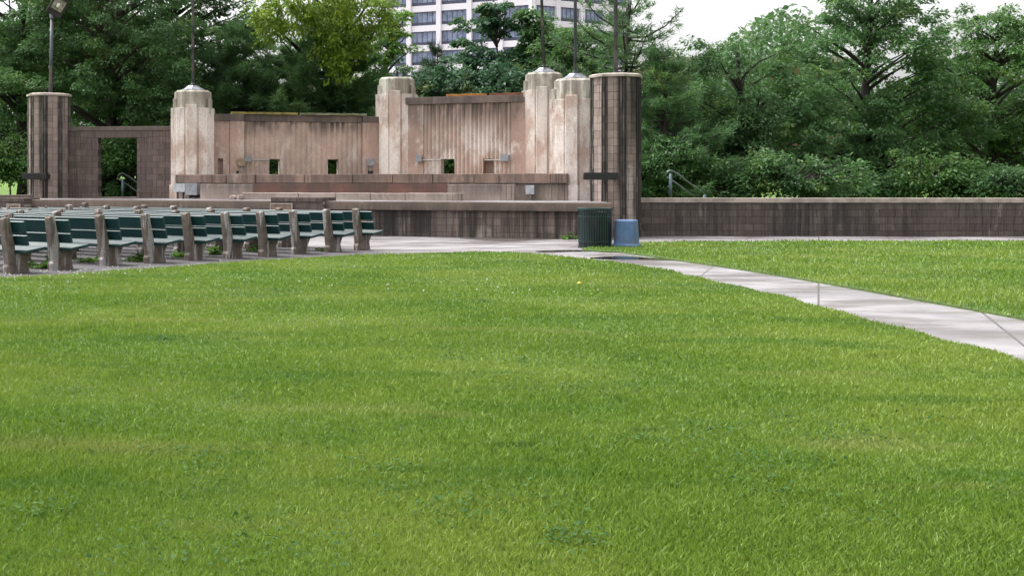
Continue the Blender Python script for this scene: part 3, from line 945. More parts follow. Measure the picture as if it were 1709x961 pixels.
# boards on the walls
def board(label, L, pa, pb, ya, yb, m, z, tilt=0.0):
    a, b = on_line(pa, L), on_line(pb, L)
    T = frame(a, b) @ Matrix.Translation((0, 0, z)) @ Matrix.Rotation(tilt, 4, 'Y')
    h = (yb - ya) * a[1] / F
    mb = MB()
    n = 10
    w = dist(a, b)
    for i in range(n):
        j = 0.004 * math.sin(i * 1.9)
        mb.box((w * i / n, -0.02, j), (w * (i + 1) / n, 0.16, h + j), T)
    tag(mb.build("board", m, bevel=0.004), label, "board", "loose boards lying on the wall tops")
board("yellow mossy board lying on the left end of the lower wall", off(WL, -0.02), 386, 497, 186, 189.8, M['board_moss'], ZL + 0.006)
board("grey green board lying on the right half of the lower wall", off(WL, -0.02), 502, 612, 186, 189.5, M['board_grey'], ZL + 0.006)
board("orange board lying on the taller fluted wall", WM, 745, 811, 157, 160.6, M['board_orange'], ZM_ + 0.006)
board("red brown board lying on the taller wall next to its tower", WM, 817, 874, 155.5, 159, M['board_red'], ZM_ + 0.006)

# electrical boxes
def ebox(label, L, pa, pb, ya, yb, m, depth=0.14, stem=None, socket=None, conduit=None, feet=False):
    a, b = on_line(pa, L), on_line(pb, L)
    Y = a[1]
    T = frame(a, b)
    w = dist(a, b)
    z1, z0 = ZP(ya, Y), ZP(yb, Y)
    t = thing("electrical_box", label, "electrical box", (a[0], a[1], z0), "electrical boxes on the bandshell")
    MB().box((0, -depth, z0), (w, 0.03, z1), T).build("case", m, t, bevel=0.008)
    MB().box((-0.008, -depth - 0.016, z0 - 0.008), (w + 0.008, -depth - 0.001, z1 + 0.012), T).build("lid", m, t, bevel=0.004)
    MB().box((w * 0.42, -depth - 0.03, z0 - 0.004), (w * 0.58, -depth - 0.0165, z0 + 0.03), T).build("latch", M['conduit'], t)
    if stem:
        MB().tube([(w / 2, -depth / 2, z0), (w / 2, -depth / 2, ZP(stem, Y))], 0.03, 8, T).build("stem", M['conduit'], t)
    if socket:
        sa, sb, s0, s1 = socket
        x0, x1 = (sa - pa) / (pb - pa) * w, (sb - pa) / (pb - pa) * w
        MB().box((x0, -0.05, ZP(s1, Y)), (x1, 0.03, ZP(s0, Y)), T).build("socket", M['black'], t, bevel=0.006)
    if conduit:
        px, py = conduit
        x = (px - pa) / (pb - pa) * w
        s_ = w if x > 0 else 0
        zc = ZP(py, Y)
        MB().tube([(s_, -0.05, zc), (x, -0.05, zc)], 0.022, 8, T).build("conduit", M['conduit'], t)
    if feet:
        for k in (0.25, 0.75):
            MB().tube([(w * k, -depth / 2, z0), (w * k, -depth / 2, ZF)], 0.028, 8, T).build("foot", M['black'], t)
    return t
ebox("rusty square electrical box on a stem near the left wall's first pier", WL, 396.5, 408, 266, 277, M['boxrust'], 0.14, 290, (394, 398.5, 285, 290))
ebox("small grey electrical box with conduit running to the left opening", off(WL, -0.06), 408.6, 417, 260.5, 270, M['boxgrey'], 0.12, None, None, (449, 267.3))
ebox("grey electrical box on a stem beside the middle tower", WL, 611, 622.5, 266, 276.5, M['boxgrey'], 0.15, 286, (613.5, 622, 285, 290.5))
ebox("small blue grey electrical box left of the taller wall's first opening", WM, 696, 705, 260, 270, M['boxgrey'], 0.12, None, None, (736, 267.5))
ebox("tilted pair lid electrical box right of the taller wall's niche", WM, 838, 850.5, 259, 269, M['boxgrey'], 0.18, None, None, (809, 267.3))
ebox("pale electrical box on a stem against the right lower riser", off(LB, -0.02), 880, 893, 310, 324, M['boxpale'], 0.2, 333)
ebox("wide white electrical box at the foot of the far left tower", off(LB, 0.1), 294, 312.5, 307, 320, M['boxpale'], 0.16, None, None, None, True)
ebox("large grey electrical cabinet with black base at the foot of the left tower", off(LB, 0.14), 315.5, 333.5, 306.5, 325, M['boxgrey'], 0.22, None, (316, 334, 325, 330), None, True)

# handrails behind the stage
def rail(label, paths, posts, Y):
    t = thing("handrail", label, "handrail", (PX(posts[0][0], Y), Y, ZP(posts[0][2], Y)), "steel stair handrails behind the stage")
    for p in paths:
        MB().tube([(PX(a, Y + o), Y + o, ZP(b, Y + o)) for a, b, o in p], 0.028, 8).build("rail", M['railsteel'], t, smooth_=True)
    for (px, ya, yb) in posts:
        MB().tube([(PX(px, Y), Y, ZP(ya, Y)), (PX(px, Y), Y, ZP(yb, Y))], 0.05, 8).build("post", M['rail'], t, smooth_=True)
rail("steel stair handrail seen through the open block doorway", [[(205, 303, 0), (198, 299.5, 0), (197, 294, 0), (200, 290.5, 0), (206, 289.5, 0), (214, 294, 0), (234, 309, 0), (262, 330, 0)], [(198, 298.5, 0), (212, 308, 0), (234, 324, 0), (246, 333, 0)]], [(205, 299, 335), (256, 326, 345)], 44.5)
rail("curved steel handrail rising behind the low right wall", [[(1121, 302, 0), (1114, 298, 0), (1112, 291, 0), (1115, 286, 0), (1121, 285, 0), (1134, 293, 0), (1180, 328, 0)], [(1113, 296, 0), (1134, 310, 0), (1164, 332, 0)]], [(1119, 290, 345), (1176, 325, 350)], 36.5)

# ------------------------------------------------------------------ benches
def bench_geo(npost, spacing):
    """local: x along the row (0 at the right hand post, row runs to -x), y = way the sitters face, z up"""
    prof = [(-0.02, -0.03), (-0.03, 0.11), (0.0, 0.135), (-0.095, 0.80), (-0.10, 0.85), (-0.08, 0.885), (0.01, 0.89), (0.035, 0.865), (0.04, 0.80),
            (0.135, 0.42), (0.14, 0.318), (0.47, 0.352), (0.48, 0.30), (0.40, 0.17), (0.42, 0.08), (0.45, -0.03)]
    out = {'leg': [], 'bracket': []}
    for k in range(npost):
        mb = MB()
        T = Matrix(((0, 0, 1, -k * spacing), (1, 0, 0, 0), (0, 1, 0, 0), (0, 0, 0, 1)))
        mb.prism(prof, -0.065, 0.065, T)
        out['leg'].append(mb)
        br = MB()
        br.add(*_slat(0.0, 0.40, 0.86, 0.012, -k * spacing - 0.02, -k * spacing + 0.02, -0.012))
        out['bracket'].append(br)
    x0, x1 = -(npost - 1) * spacing - 0.32, 0.34
    x0 += random.uniform(-0.04, 0.04)
    out['upper'] = MB().add(*_slat(0.0, 0.640, 0.82, 0.046, x0, x1, 0.0))
    out['lower'] = MB().add(*_slat(0.0, 0.440, 0.595, 0.046, x0, x1 + random.uniform(-0.03, 0.02), random.uniform(0, 0.008)))
    def seat(ya, yb):
        zz = lambda y: 0.315 + (y - 0.10) * 0.125
        vs = [(x, y, zz(y) + d_) for x in (x0, x1) for (y, d_) in ((ya, 0), (yb, 0), (yb, 0.05), (ya, 0.05))]
        return MB().add(vs, [(0, 1, 2, 3), (7, 6, 5, 4), (0, 4, 5, 1), (1, 5, 6, 2), (2, 6, 7, 3), (3, 7, 4, 0)])
    s1, s2 = seat(0.12, 0.315), seat(0.323, 0.52)
    out['seat'] = [s1, s2]
    return out
def _slat(y, za, zb, th, x0, x1, dy):
    def yy(z):
        return 0.04 + (0.80 - z) * 0.25 + dy + 0.008
    vs = []
    for x in (x0, x1):
        vs += [(x, yy(za), za), (x, yy(za) + th, za + 0.010), (x, yy(zb) + th, zb + 0.011), (x, yy(zb), zb)]
    fs = [(0, 1, 2, 3), (7, 6, 5, 4), (0, 4, 5, 1), (1, 5, 6, 2), (2, 6, 7, 3), (3, 7, 4, 0)]
    return vs, fs

bench_label = [
    "nearest green plank bench, leftmost row end cut by the picture edge",
    "second bench row end from the left with leafy weeds at its foot",
    "third bench row end from the left, its concrete leg mossy green",
    "fourth bench row end from the left with pale flaked concrete leg",
    "fifth bench row end from the left, long white streak down its leg",
    "sixth bench row end from the left, middle of the line of benches",
    "fourth bench row end from the right in the line of green benches",
    "third bench row end from the right in the line of green benches",
    "second bench row end from the right, just left of the last bench",
    "farthest green bench, rightmost row end nearest the stage wall"]
ends = [(-5.25, 19.84), (-4.72, 20.65), (-4.1, 21.75), (-3.41, 22.4), (-2.77, 23.15), (-2.11, 23.7), (-1.48, 24.3), (-0.878, 25.2), (-0.21, 25.95), (0.407, 26.7)]
for r, (ex, ey) in enumerate(ends):
    sp = 2.07 + 0.042 * (9 - r)
    npost = 3 if r < 3 else 4 if r < 6 else 5
    g = bench_geo(npost, sp)
    t = thing("park_bench", bench_label[r], "bench", (ex, ey, 0), "rows of green audience benches facing the stage")
    ang = math.radians(-35.0 + random.uniform(-0.8, 0.8))
    off_ = Vector((0.05, 0.0, 0))
    t.location = (ex + 0.04, ey + 0.05, 0.01)
    t.rotation_euler = (0, 0, ang)
    for mb in g['leg']:
        lg = mb.build("leg", M['post'], t, bevel=0.02, local=True)
        lg.rotation_euler = (math.radians(random.uniform(-0.7, 0.7)), math.radians(random.uniform(-0.5, 0.5)), 0)
    for mb in g['bracket']:
        mb.build("bracket", M['black'], t, local=True)
    g['upper'].build("back_plank", M['bench'], t, bevel=0.006, local=True)
    g['lower'].build("back_plank", M['bench'], t, bevel=0.006, local=True)
    for mb in g['seat']:
        mb.build("seat_plank", M['bench'], t, bevel=0.006, local=True)

# ------------------------------------------------------------------ bins
bp = G(993, 413.5)
t = thing("litter_bin", "dark green slatted metal litter bin by the stage corner", "litter bin", (bp[0], bp[1], 0.004))
T = Matrix.Translation((bp[0], bp[1], 0.0))
n = 40
mb = MB()
for k in range(n):
    a = 2 * math.pi * k / n
    mb.box((-0.020, -0.006, 0.03), (0.020, 0.006, 0.86), T @ Matrix.Rotation(a, 4, 'Z') @ Matrix.Translation((0, -0.355, 0)))
mb.build("slats", M['greencan'], t)
def ring(r, z0, z1, th):
    return MB().lathe([(r, z0), (r, z1), (r - th, z1), (r - th, z0), (r, z0)], 40, T, close=False)
ring(0.392, 0.84, 0.885, 0.06).build("rim", M['hoop'], t, bevel=0.008)
ring(0.372, 0.685, 0.715, 0.012).build("hoop", M['hoop'], t)
ring(0.372, 0.135, 0.16, 0.012).build("hoop", M['hoop'], t)
ring(0.372, 0.005, 0.03, 0.05).build("base_ring", M['greencan'], t)
MB().lathe([(0.30, 0.14), (0.335, 0.80), (0.325, 0.80), (0.29, 0.16)], 32, T).build("liner", M['black'], t, smooth_=True)

bp2 = G(1045.5, 413.5)
t = thing("plastic_tub", "upturned blue plastic tub on the grass beside the green litter bin", "plastic tub", (bp2[0], bp2[1], 0.03))
def superell(rx, ry, z, n=44, e=6.5):
    out = []
    for k in range(n):
        a = 2 * math.pi * k / n
        c, s_ = math.cos(a), math.sin(a)
        q = (abs(c) ** e + abs(s_) ** e) ** (-1 / e)
        out.append((rx * q * c, ry * q * s_, z))
    return out
def loft(levels, T):
    mb = MB()
    n = len(levels[0])
    vs = [v for l in levels for v in l]
    fs = [(i * n + k, i * n + (k + 1) % n, (i + 1) * n + (k + 1) % n, (i + 1) * n + k) for i in range(len(levels) - 1) for k in range(n)]
    fs += [tuple(range(n - 1, -1, -1)), tuple(range((len(levels) - 1) * n, len(levels) * n))]
    return mb.add(vs, fs, 0, T)
Tb = rotz(bp2[0], bp2[1], 0.0, math.radians(-25))
loft([superell(0.258, 0.258, 0.085), superell(0.250, 0.250, 0.12), superell(0.228, 0.228, 0.585), superell(0.218, 0.218, 0.612), superell(0.195, 0.195, 0.622)], Tb).build("tub_body", M['bluebin'], t, bevel=0.004, smooth_=False)
loft([superell(0.285, 0.285, 0.0), superell(0.285, 0.285, 0.07), superell(0.262, 0.262, 0.088)], Tb).build("rim_flange", M['bluebin'], t, bevel=0.006)

# ------------------------------------------------------------------ vegetation
def raw_mesh(name, V, n_per, mats, parent=None):
    """V: (N*n_per,3) vertices, every n_per of them one face"""
    me = bpy.data.meshes.new(name)
    nv = len(V)
    nf = nv // n_per
    me.vertices.add(nv)
    me.vertices.foreach_set("co", np.ascontiguousarray(V, dtype=np.float32).ravel())
    me.loops.add(nv)
    me.loops.foreach_set("vertex_index", np.arange(nv, dtype=np.int32))
    me.polygons.add(nf)
    me.polygons.foreach_set("loop_start", np.arange(0, nv, n_per, dtype=np.int32))
    me.polygons.foreach_set("loop_total", np.full(nf, n_per, dtype=np.int32))
    me.materials.append(mats)
    me.update(calc_edges=True)
    return link(name, me, parent)

def unit(a):
    return a / np.maximum(np.linalg.norm(a, axis=-1, keepdims=True), 1e-9)

def leaf_quads(C, D, Nn, ln, wd):
    """rhombic leaves: centres C, long axis D, normal N"""
    D = unit(D)
    B = unit(np.cross(D, Nn))
    Nn = np.cross(B, D)
    ln = ln[:, None]
    wd = wd[:, None]
    v = np.stack([C - D * ln * 0.5, C - B * wd * 0.5 + Nn * wd * 0.12, C + D * ln * 0.5, C + B * wd * 0.5 + Nn * wd * 0.12], axis=1)
    return v.reshape(-1, 3)

def broad_tree(name, label, x, y, blobs, seed, mleaf, clumps=220, per=130, leaf=0.16, droop=0.35, trunk_r=0.25, bark='barkdark', flat=0.45, group=None, cat="tree", csize=0.55, trunk_top=None, lean=0.0, nlimb=70):
    rs = np.random.RandomState(seed)
    rnd = random.Random(seed)
    z0 = hill_z(x, y)
    t = thing(name, label, cat, (x, y, z0), group)
    vols = np.array([b[3] * b[4] * b[5] for b in blobs]) ** 0.75
    cnt = np.maximum(4, (vols / vols.sum() * clumps)).astype(int)
    cc = []
    for b, n in zip(blobs, cnt):
        u = unit(rs.normal(size=(n, 3)))
        rad = rs.uniform(0.25, 1.0, n) ** 0.55
        cc.append(np.array(b[:3]) + u * rad[:, None] * np.array(b[3:6]))
    cc = np.concatenate(cc)
    zmax = max(b[2] + b[5] for b in blobs)
    tt = trunk_top or zmax - 1.0
    # trunk and limbs
    mb = MB()
    ctr = np.mean([b[:2] for b in blobs], axis=0)
    def axis(z):
        k = max(0, min(1, (z - z0) / max(0.1, tt - z0)))
        return Vector((x + (ctr[0] - x) * k * k * 0.8 + 0.15 * math.sin(z * 0.9 + seed) + lean * k, y + (ctr[1] - y) * k * k * 0.8 + 0.1 * math.cos(z * 0.8 + seed), z))
    path = [axis(z0 - 0.1 + (tt - z0) * i / 9) for i in range(10)]
    mb.tube(path, trunk_r, 9, r1=trunk_r * 0.25)
    lim = rs.choice(len(cc), min(len(cc), nlimb), replace=False)
    for i in lim:
        c = Vector(cc[i])
        h = math.hypot(c.x - x, c.y - y)
        za = max(z0 + 1.2, min(tt - 0.3, c.z - h * 0.45 - 0.4))
        a = axis(za)
        mid = a.lerp(c, 0.55) + Vector((rnd.uniform(-.2, .2), rnd.uniform(-.2, .2), 0.15 * h * 0.4))
        mb.tube([a, a.lerp(mid, 0.5) + Vector((0, 0, 0.05)), mid, c], 0.05 + 0.012 * h, 5, r1=0.012)
    mb.build("trunk", M[bark], t, smooth_=True)
    # leaves
    n = len(cc) * per
    ci = np.repeat(np.arange(len(cc)), per)
    cs = rs.uniform(0.6, 1.35, len(cc)) * csize
    u = unit(rs.normal(size=(n, 3))) * (rs.uniform(0, 1, n) ** 0.42)[:, None]
    spread = np.stack([cs[ci], cs[ci], cs[ci] * flat], axis=1)
    out = cc[ci][:, :2] - np.array([x, y])
    outd = unit(np.concatenate([out, np.zeros((n, 1))], axis=1))
    P = cc[ci] + u * spread
    P[:, 2] -= droop * (u[:, 0] ** 2 + u[:, 1] ** 2) * cs[ci]
    D = unit(outd * 0.8 + u * 0.7 + rs.normal(size=(n, 3)) * 0.45 + np.array([0, 0, -droop]))
    Nn = unit(rs.normal(size=(n, 3)) * 0.55 + np.array([0, 0, 1.0]))
    ln = leaf * rs.uniform(0.6, 1.35, n)
    raw_mesh("crown", leaf_quads(P, D, Nn, ln, ln * rs.uniform(0.35, 0.55, n)), 4, mleaf, t)
    return t

def pine_tree(name, label, x, y, height, rmax, seed, mneed, zlow=1.5, levels=16, limbs=6, tuft=0.26, per=16, shape=1.0, dens=1.0, group=None, ragged=0.35, droop=0.0, trunk_r=0.2, upcurve=0.12):
    rs = np.random.RandomState(seed)
    z0 = hill_z(x, y)
    t = thing(name, label, "pine tree", (x, y, z0), group)
    mb = MB()
    mb.tube([(x + 0.08 * math.sin(i * 1.3 + seed), y, z0 - 0.1 + height * i / 8) for i in range(9)], trunk_r, 8, r1=0.03)
    C, A = [], []
    for l in range(levels):
        k = l / (levels - 1)
        z = z0 + zlow + (height - zlow) * k
        R = rmax * (max(0.06, 1 - k) ** shape) * (1 - 0.25 * (1 - k) ** 6)
        for j in range(limbs):
            if rs.rand() < 0.12:
                continue
            a = rs.uniform(0, 2 * math.pi)
            r = R * rs.uniform(1 - ragged, 1 + ragged * 0.5)
            zz = z + rs.uniform(-0.25, 0.25)
            d = np.array([math.cos(a), math.sin(a), 0])
            end_up = upcurve * r + rs.uniform(-.1, .25) - droop * r
            p = lambda s: np.array([x, y, zz]) + d * r * s + np.array([0, 0, -0.06 * r * math.sin(s * math.pi) + end_up * s * s])
            mb.tube([tuple(p(s)) for s in (0, 0.35, 0.7, 1)], 0.02 + 0.015 * r, 5, r1=0.01)
            side = np.array([-d[1], d[0], 0])
            m = max(3, int(r * 9 * dens))
            for q in range(m):
                s = 0.22 + 0.78 * (q + rs.rand()) / m
                wmax = 0.42 * r * (1.05 - s) + 0.14
                o = rs.uniform(-wmax, wmax)
                c = p(s) + side * o + np.array([0, 0, rs.uniform(-0.06, 0.12) - abs(o) * 0.08])
                C.append(c)
                A.append(unit(d * 0.9 + side * np.sign(o) * 0.7 + np.array([0, 0, 0.35])))
    mb.build("trunk", M['barkdark'], t, smooth_=True)
    C, A = np.array(C), np.array(A)
    n = len(C) * per
    ci = np.repeat(np.arange(len(C)), per)
    D = unit(A[ci] * 0.8 + rs.normal(size=(n, 3)) * 0.55)
    ln = tuft * rs.uniform(0.6, 1.3, n)
    base = C[ci] + rs.normal(size=(n, 3)) * 0.05
    side = unit(np.cross(D, rs.normal(size=(n, 3))))
    wd = (0.030 * rs.uniform(0.7, 1.3, n))[:, None]
    V = np.stack([base - side * wd * 0.5, base + side * wd * 0.5, base + D * ln[:, None]], axis=1).reshape(-1, 3)
    raw_mesh("crown", V, 3, mneed, t)
    return t

def at(px, py, Y):
    return (PX(px, Y), Y, ZP(py, Y))
def B(px, py, Y, rx, ry, rz):
    return (*at(px, py, Y), rx, ry, rz)

GT = "trees behind the bandshell"
broad_tree("shade_tree", "massive dark shade tree with thick trunk seen through the block doorway", PX(180, 47), 47.0,
           [B(190, 40, 47, 4.2, 3, 3.4), B(150, 120, 46.5, 3.2, 2.5, 2.0), B(255, 110, 46.5, 3.0, 2.5, 2.2), B(200, 200, 46.5, 3.2, 2.2, 1.5), B(200, 262, 47.5, 2.0, 1.8, 1.0), B(200, -80, 47, 4, 3, 3)],
           11, M['leaf_dark'], 420, 150, 0.15, trunk_r=0.36, bark='bark', group=GT)
broad_tree("shade_tree", "leafy tree at the far left edge behind the floodlight", PX(35, 49), 49.0,
           [B(20, 40, 49, 3.8, 3, 3.5), B(60, 140, 48.5, 2.8, 2.4, 2.2), B(-30, 160, 49, 3.2, 2.5, 3), B(25, 235, 48.2, 2.4, 1.8, 1.5), B(95, 60, 49, 2.8, 2.5, 2.5), B(50, -90, 49, 4, 3, 3)],
           12, M['leaf_mid'], 380, 140, 0.15, trunk_r=0.25, group=GT)
broad_tree("shade_tree", "dark leafy tree behind the far left tower and its pole", PX(243, 53), 53.0,
           [B(300, 20, 53, 4.0, 3, 4), B(330, 110, 52, 3.4, 2.5, 2.6), B(250, 130, 53, 3.0, 2.5, 3), B(290, 210, 53, 3.0, 2.2, 1.8), B(375, 60, 53, 2.6, 2.3, 2.6), B(300, -100, 53, 4, 3, 3)],
           13, M['leaf_dark'], 400, 140, 0.16, trunk_r=0.3, group=GT)
pine_tree("pine_tree", "broad white pine with layered limbs behind the lower fluted wall", PX(543, 47.3), 47.3, 7.3, 4.2, 21, M['needle'], 0.8, 13, 9, 0.28, 30, 0.5, 1.7, GT, 0.45)
pine_tree("pine_tree", "soft pine crowded between the left tower and the broad white pine", PX(410, 47), 47.0, 6.8, 3.6, 22, M['needle'], 0.6, 12, 9, 0.28, 28, 0.5, 1.6, GT, 0.45)
broad_tree("locust_tree", "bright yellow green tree hanging into the picture from above the lower wall", PX(560, 50), 50.0,
           [B(470, 20, 44.6, 1.5, 1.4, 0.9), B(520, 0, 44.6, 1.9, 1.6, 1.2), B(590, 10, 44.6, 1.5, 1.5, 1.1), B(568, 62, 44.4, 0.95, 0.9, 0.75), B(565, 100, 44.4, 0.60, 0.6, 0.42), B(600, 78, 44.4, 0.6, 0.6, 0.4), B(450, 42, 44.6, 0.8, 0.8, 0.5), B(625, 30, 44.6, 0.7, 0.7, 0.6), B(540, -60, 47.5, 2.0, 1.6, 1.0), B(548, 80, 44.4, 0.6, 0.6, 0.4), B(575, 116, 44.3, 0.35, 0.4, 0.25)],
           31, M['leaf_lime'], 260, 78, 0.15, 0.85, 0.12, flat=0.6, group=GT, csize=0.42, nlimb=28)
broad_tree("locust_tree", "thin fresh green tree in front of the office building", PX(640, 58), 58.0,
           [B(655, 50, 58, 0.9, 0.8, 0.8), B(672, 78, 57.5, 0.7, 0.6, 0.25), B(640, 75, 58, 1.1, 0.8, 0.9), B(660, 28, 58, 0.7, 0.6, 0.35), B(625, 120, 58, 1.1, 0.8, 0.9)],
           32, M['leaf_fresh'], 60, 90, 0.17, 0.4, 0.10, flat=0.35, group=GT, csize=0.45)
pine_tree("pine_tree", "small dark spiky pine in front of the office windows", PX(728, 66), 66.0, 6.6, 2.9, 23, M['needle_black'], 1.0, 14, 6, 0.32, 20, 0.8, 1.3, GT, 0.35, trunk_r=0.13, upcurve=0.35)
broad_tree("sumac_tree", "airy dark tree with layered leaf plates in front of the office corner", PX(836, 52), 52.0,
           [B(825, 22, 52, 0.95, 0.9, 0.55), B(800, 40, 52, 1.0, 0.9, 0.35), B(838, 45, 52, 0.8, 0.8, 0.35), B(835, 5, 52, 0.6, 0.6, 0.4), B(785, 68, 52, 0.8, 0.8, 0.25), B(855, 95, 51.5, 1.1, 1, 0.5), B(800, 105, 51, 1.5, 1.3, 0.6), B(760, 130, 51, 1.2, 1, 0.5), B(830, 135, 51, 1.6, 1.3, 0.7)],
           33, M['leaf_blue'], 130, 110, 0.19, 0.45, 0.09, flat=0.3, group=GT, csize=0.45)
broad_tree("sumac_tree", "leafy sumac thicket directly behind the taller fluted wall", PX(790, 48), 48.0,
           [B(735, 148, 48, 1.4, 1.0, 0.8), B(790, 150, 48, 1.6, 1.1, 0.9), B(845, 140, 48, 1.3, 1, 1.0), B(710, 140, 50, 0.8, 1, 0.7), B(770, 200, 48, 2.5, 1, 1.2)],
           34, M['leaf_blue'], 170, 130, 0.18, 0.5, 0.08, flat=0.4, group=GT, csize=0.48)
broad_tree("sumac_tree", "dark leafy tree rising behind the tall right tower's leaning pole", PX(888, 52), 52.0,
           [B(893, 30, 52, 0.8, 0.8, 0.45), B(885, 55, 52, 0.9, 0.8, 0.4), B(910, 70, 52, 1.1, 1, 0.6), B(890, 95, 52, 1.1, 1, 0.6), B(930, 90, 52, 1.1, 1, 0.8), B(905, 140, 51, 1.8, 1.2, 1.2)],
           35, M['leaf_dark'], 150, 130, 0.18, 0.45, 0.09, flat=0.35, group=GT, csize=0.48)
broad_tree("shade_tree", "rounded mid green tree behind the shorter right tower", PX(965, 50), 50.0,
           [B(955, 85, 50, 1.5, 1.2, 1.0), B(985, 75, 50, 1.5, 1.2, 0.9), B(960, 130, 50, 2.0, 1.3, 1.2), B(1000, 180, 50, 2.2, 1.3, 2)],
           36, M['leaf_mid'], 160, 130, 0.15, 0.35, 0.14, group=GT)
pine_tree("pine_tree", "tall open pine with bare branch tips against white sky", PX(1047, 46), 46.0, 9.6, 3.9, 24, M['needle'], 0.9, 17, 6, 0.26, 16, 0.55, 0.8, GT, 0.45, upcurve=0.3)
pine_tree("pine_tree", "dense dark pine right of the big block pillar", PX(1110, 43), 43.0, 5.6, 3.0, 25, M['needle'], 0.4, 14, 8, 0.24, 18, 0.6, 1.3, GT, 0.3)
# beyond the right hand side of the photograph's subject
broad_tree("shade_tree", "broad dark tree right of the open pine behind the low wall", PX(1240, 46), 46.0,
           [B(1230, 150, 46, 3, 2.4, 2.4), B(1170, 220, 46, 2.2, 2, 1.8), B(1300, 210, 46, 2.6, 2, 2), B(1240, 270, 45, 3.4, 1.6, 1.0)],
           37, M['leaf_dark'], 260, 140, 0.15, 0.35, 0.25, group=GT)
broad_tree("shade_tree", "tall dark tree at the right of the low block wall", PX(1450, 48), 48.0,
           [B(1440, 110, 48, 3.6, 2.8, 3.0), B(1380, 210, 47, 2.6, 2, 1.9), B(1520, 200, 48, 3, 2.2, 2.2), B(1450, 272, 47, 3.8, 1.6, 1.0), B(1450, 20, 48, 2.4, 2, 1.8)],
           38, M['leaf_dark'], 330, 140, 0.16, 0.35, 0.3, group=GT)
broad_tree("shade_tree", "mid green tree at the far right edge", PX(1660, 50), 50.0,
           [B(1650, 140, 50, 3.4, 2.6, 2.8), B(1600, 230, 49, 2.8, 2, 1.7), B(1720, 220, 50, 3, 2.2, 2), B(1670, 60, 50, 2.2, 2, 1.5)],
           39, M['leaf_mid'], 300, 140, 0.16, 0.35, 0.28, group=GT)

# shrubs filling the understorey, seen over the walls and through the openings
shrub_spec = [
    (25, 258, 46, 1.6, 0.7, 'leaf_mid', "bushy shrub behind the far left pillar"),
    (108, 255, 46, 1.8, 1.3, 'leaf_dark', "dark shrub between the left pillar and the doorway trunk"),
    (218, 244, 45.4, 0.8, 0.5, 'leaf_mid', "shrub seen through the doorway right of the tree trunk"),
    (330, 235, 50, 2.4, 1.8, 'leaf_dark', "shrub hidden behind the far left tower"),
    (420, 180, 49, 2.6, 1.2, 'leaf_mid', "soft green shrub showing above the left end of the lower wall"),
    (458, 285, 46, 1.3, 0.9, 'leaf_dark', "shrub seen through the lower wall's left opening"),
    (555, 280, 45.5, 1.0, 0.9, 'leaf_fresh', "pale leafy shrub seen through the lower wall's right opening"),
    (600, 175, 50, 2.0, 1.1, 'leaf_mid', "green shrub showing above the lower wall beside the middle tower"),
    (750, 280, 46, 1.5, 0.9, 'leaf_mid', "shrub seen through the taller wall's opening"),
    (690, 150, 52, 1.2, 1.1, 'leaf_blue', "bluish shrub right of the middle tower's crown"),
    (1090, 200, 47, 2.2, 2.0, 'leaf_dark', "dark shrub right of the big block pillar"),
    (1110, 275, 42, 1.8, 1.0, 'leaf_dark', "low dark shrub behind the curved handrail"),
    (1330, 290, 42, 2.6, 0.9, 'leaf_dark', "long dark shrub behind the low right wall"),
    (1560, 290, 44.6, 3.0, 0.9, 'leaf_mid', "mid green shrub behind the right end of the low wall"),
    (205, 316, 46.2, 1.5, 0.35, 'leaf_dark', "low dark ground shrub behind the doorway handrail"),
    (1190, 318, 42, 2.2, 0.6, 'leaf_dark', "low dark shrub under the broad tree by the low wall"),
    (1440, 315, 44.6, 2.4, 0.6, 'leaf_dark', "dark shrub filling the gap between the right hand shrubs"),
    (1680, 312, 44, 2.2, 0.8, 'leaf_dark', "dark shrub at the far right end of the low wall"),
    (-60, 235, 50, 2.0, 1.4, 'leaf_dark', "shrub mass beyond the left edge"),
]
for i, (px, py, Y, rx, rz, m, lab) in enumerate(shrub_spec):
    broad_tree("shrub", lab, PX(px, Y), Y, [B(px, py, Y, rx, 0.9, rz), B(px - 15, py + 20, Y, rx * 0.8, 0.8, rz * 0.8)], 60 + i, M[m], int(40 + 16 * rx * rz), 110, 0.15, 0.35, 0.05,
               group="shrubs behind the bandshell", cat="shrub", trunk_top=ZP(py, Y))

# a far belt of woodland closing the view under the crowns
def far_belt(label, x0, x1, y, ztop, seed, m, n=32000):
    rs = np.random.RandomState(seed)
    X = rs.uniform(x0, x1, n)
    Y = y + rs.uniform(-3, 3, n)
    prof = ztop * (0.72 + 0.28 * np.sin(X * 0.45 + seed) * np.sin(X * 0.17))
    Z = 1.5 + rs.uniform(0, 1, n) ** 0.8 * prof
    P = np.stack([X, Y, Z], axis=1)
    D = unit(rs.normal(size=(n, 3)) + np.array([0, 0, -0.4]))
    Nn = unit(rs.normal(size=(n, 3)) * 0.6 + np.array([0, -0.3, 1.0]))
    ln = 0.42 * rs.uniform(0.6, 1.3, n)
    o = raw_mesh("woodland", leaf_quads(P, D, Nn, ln, ln * 0.6), 4, m)
    tag(o, label, "woodland", None, "stuff")
far_belt("tall dense woodland mass beyond the shade trees on the left", -34, -6, 72, 12.5, 5, M['leaf_dark'], 40000)
far_belt("low far woodland strip closing the view below the office building", -6, 20, 74, 5.6, 7, M['leaf_dark'])
far_belt("dense far belt of woodland beyond the right hand low wall", 20, 62, 72, 10.0, 6, M['leaf_dark'])

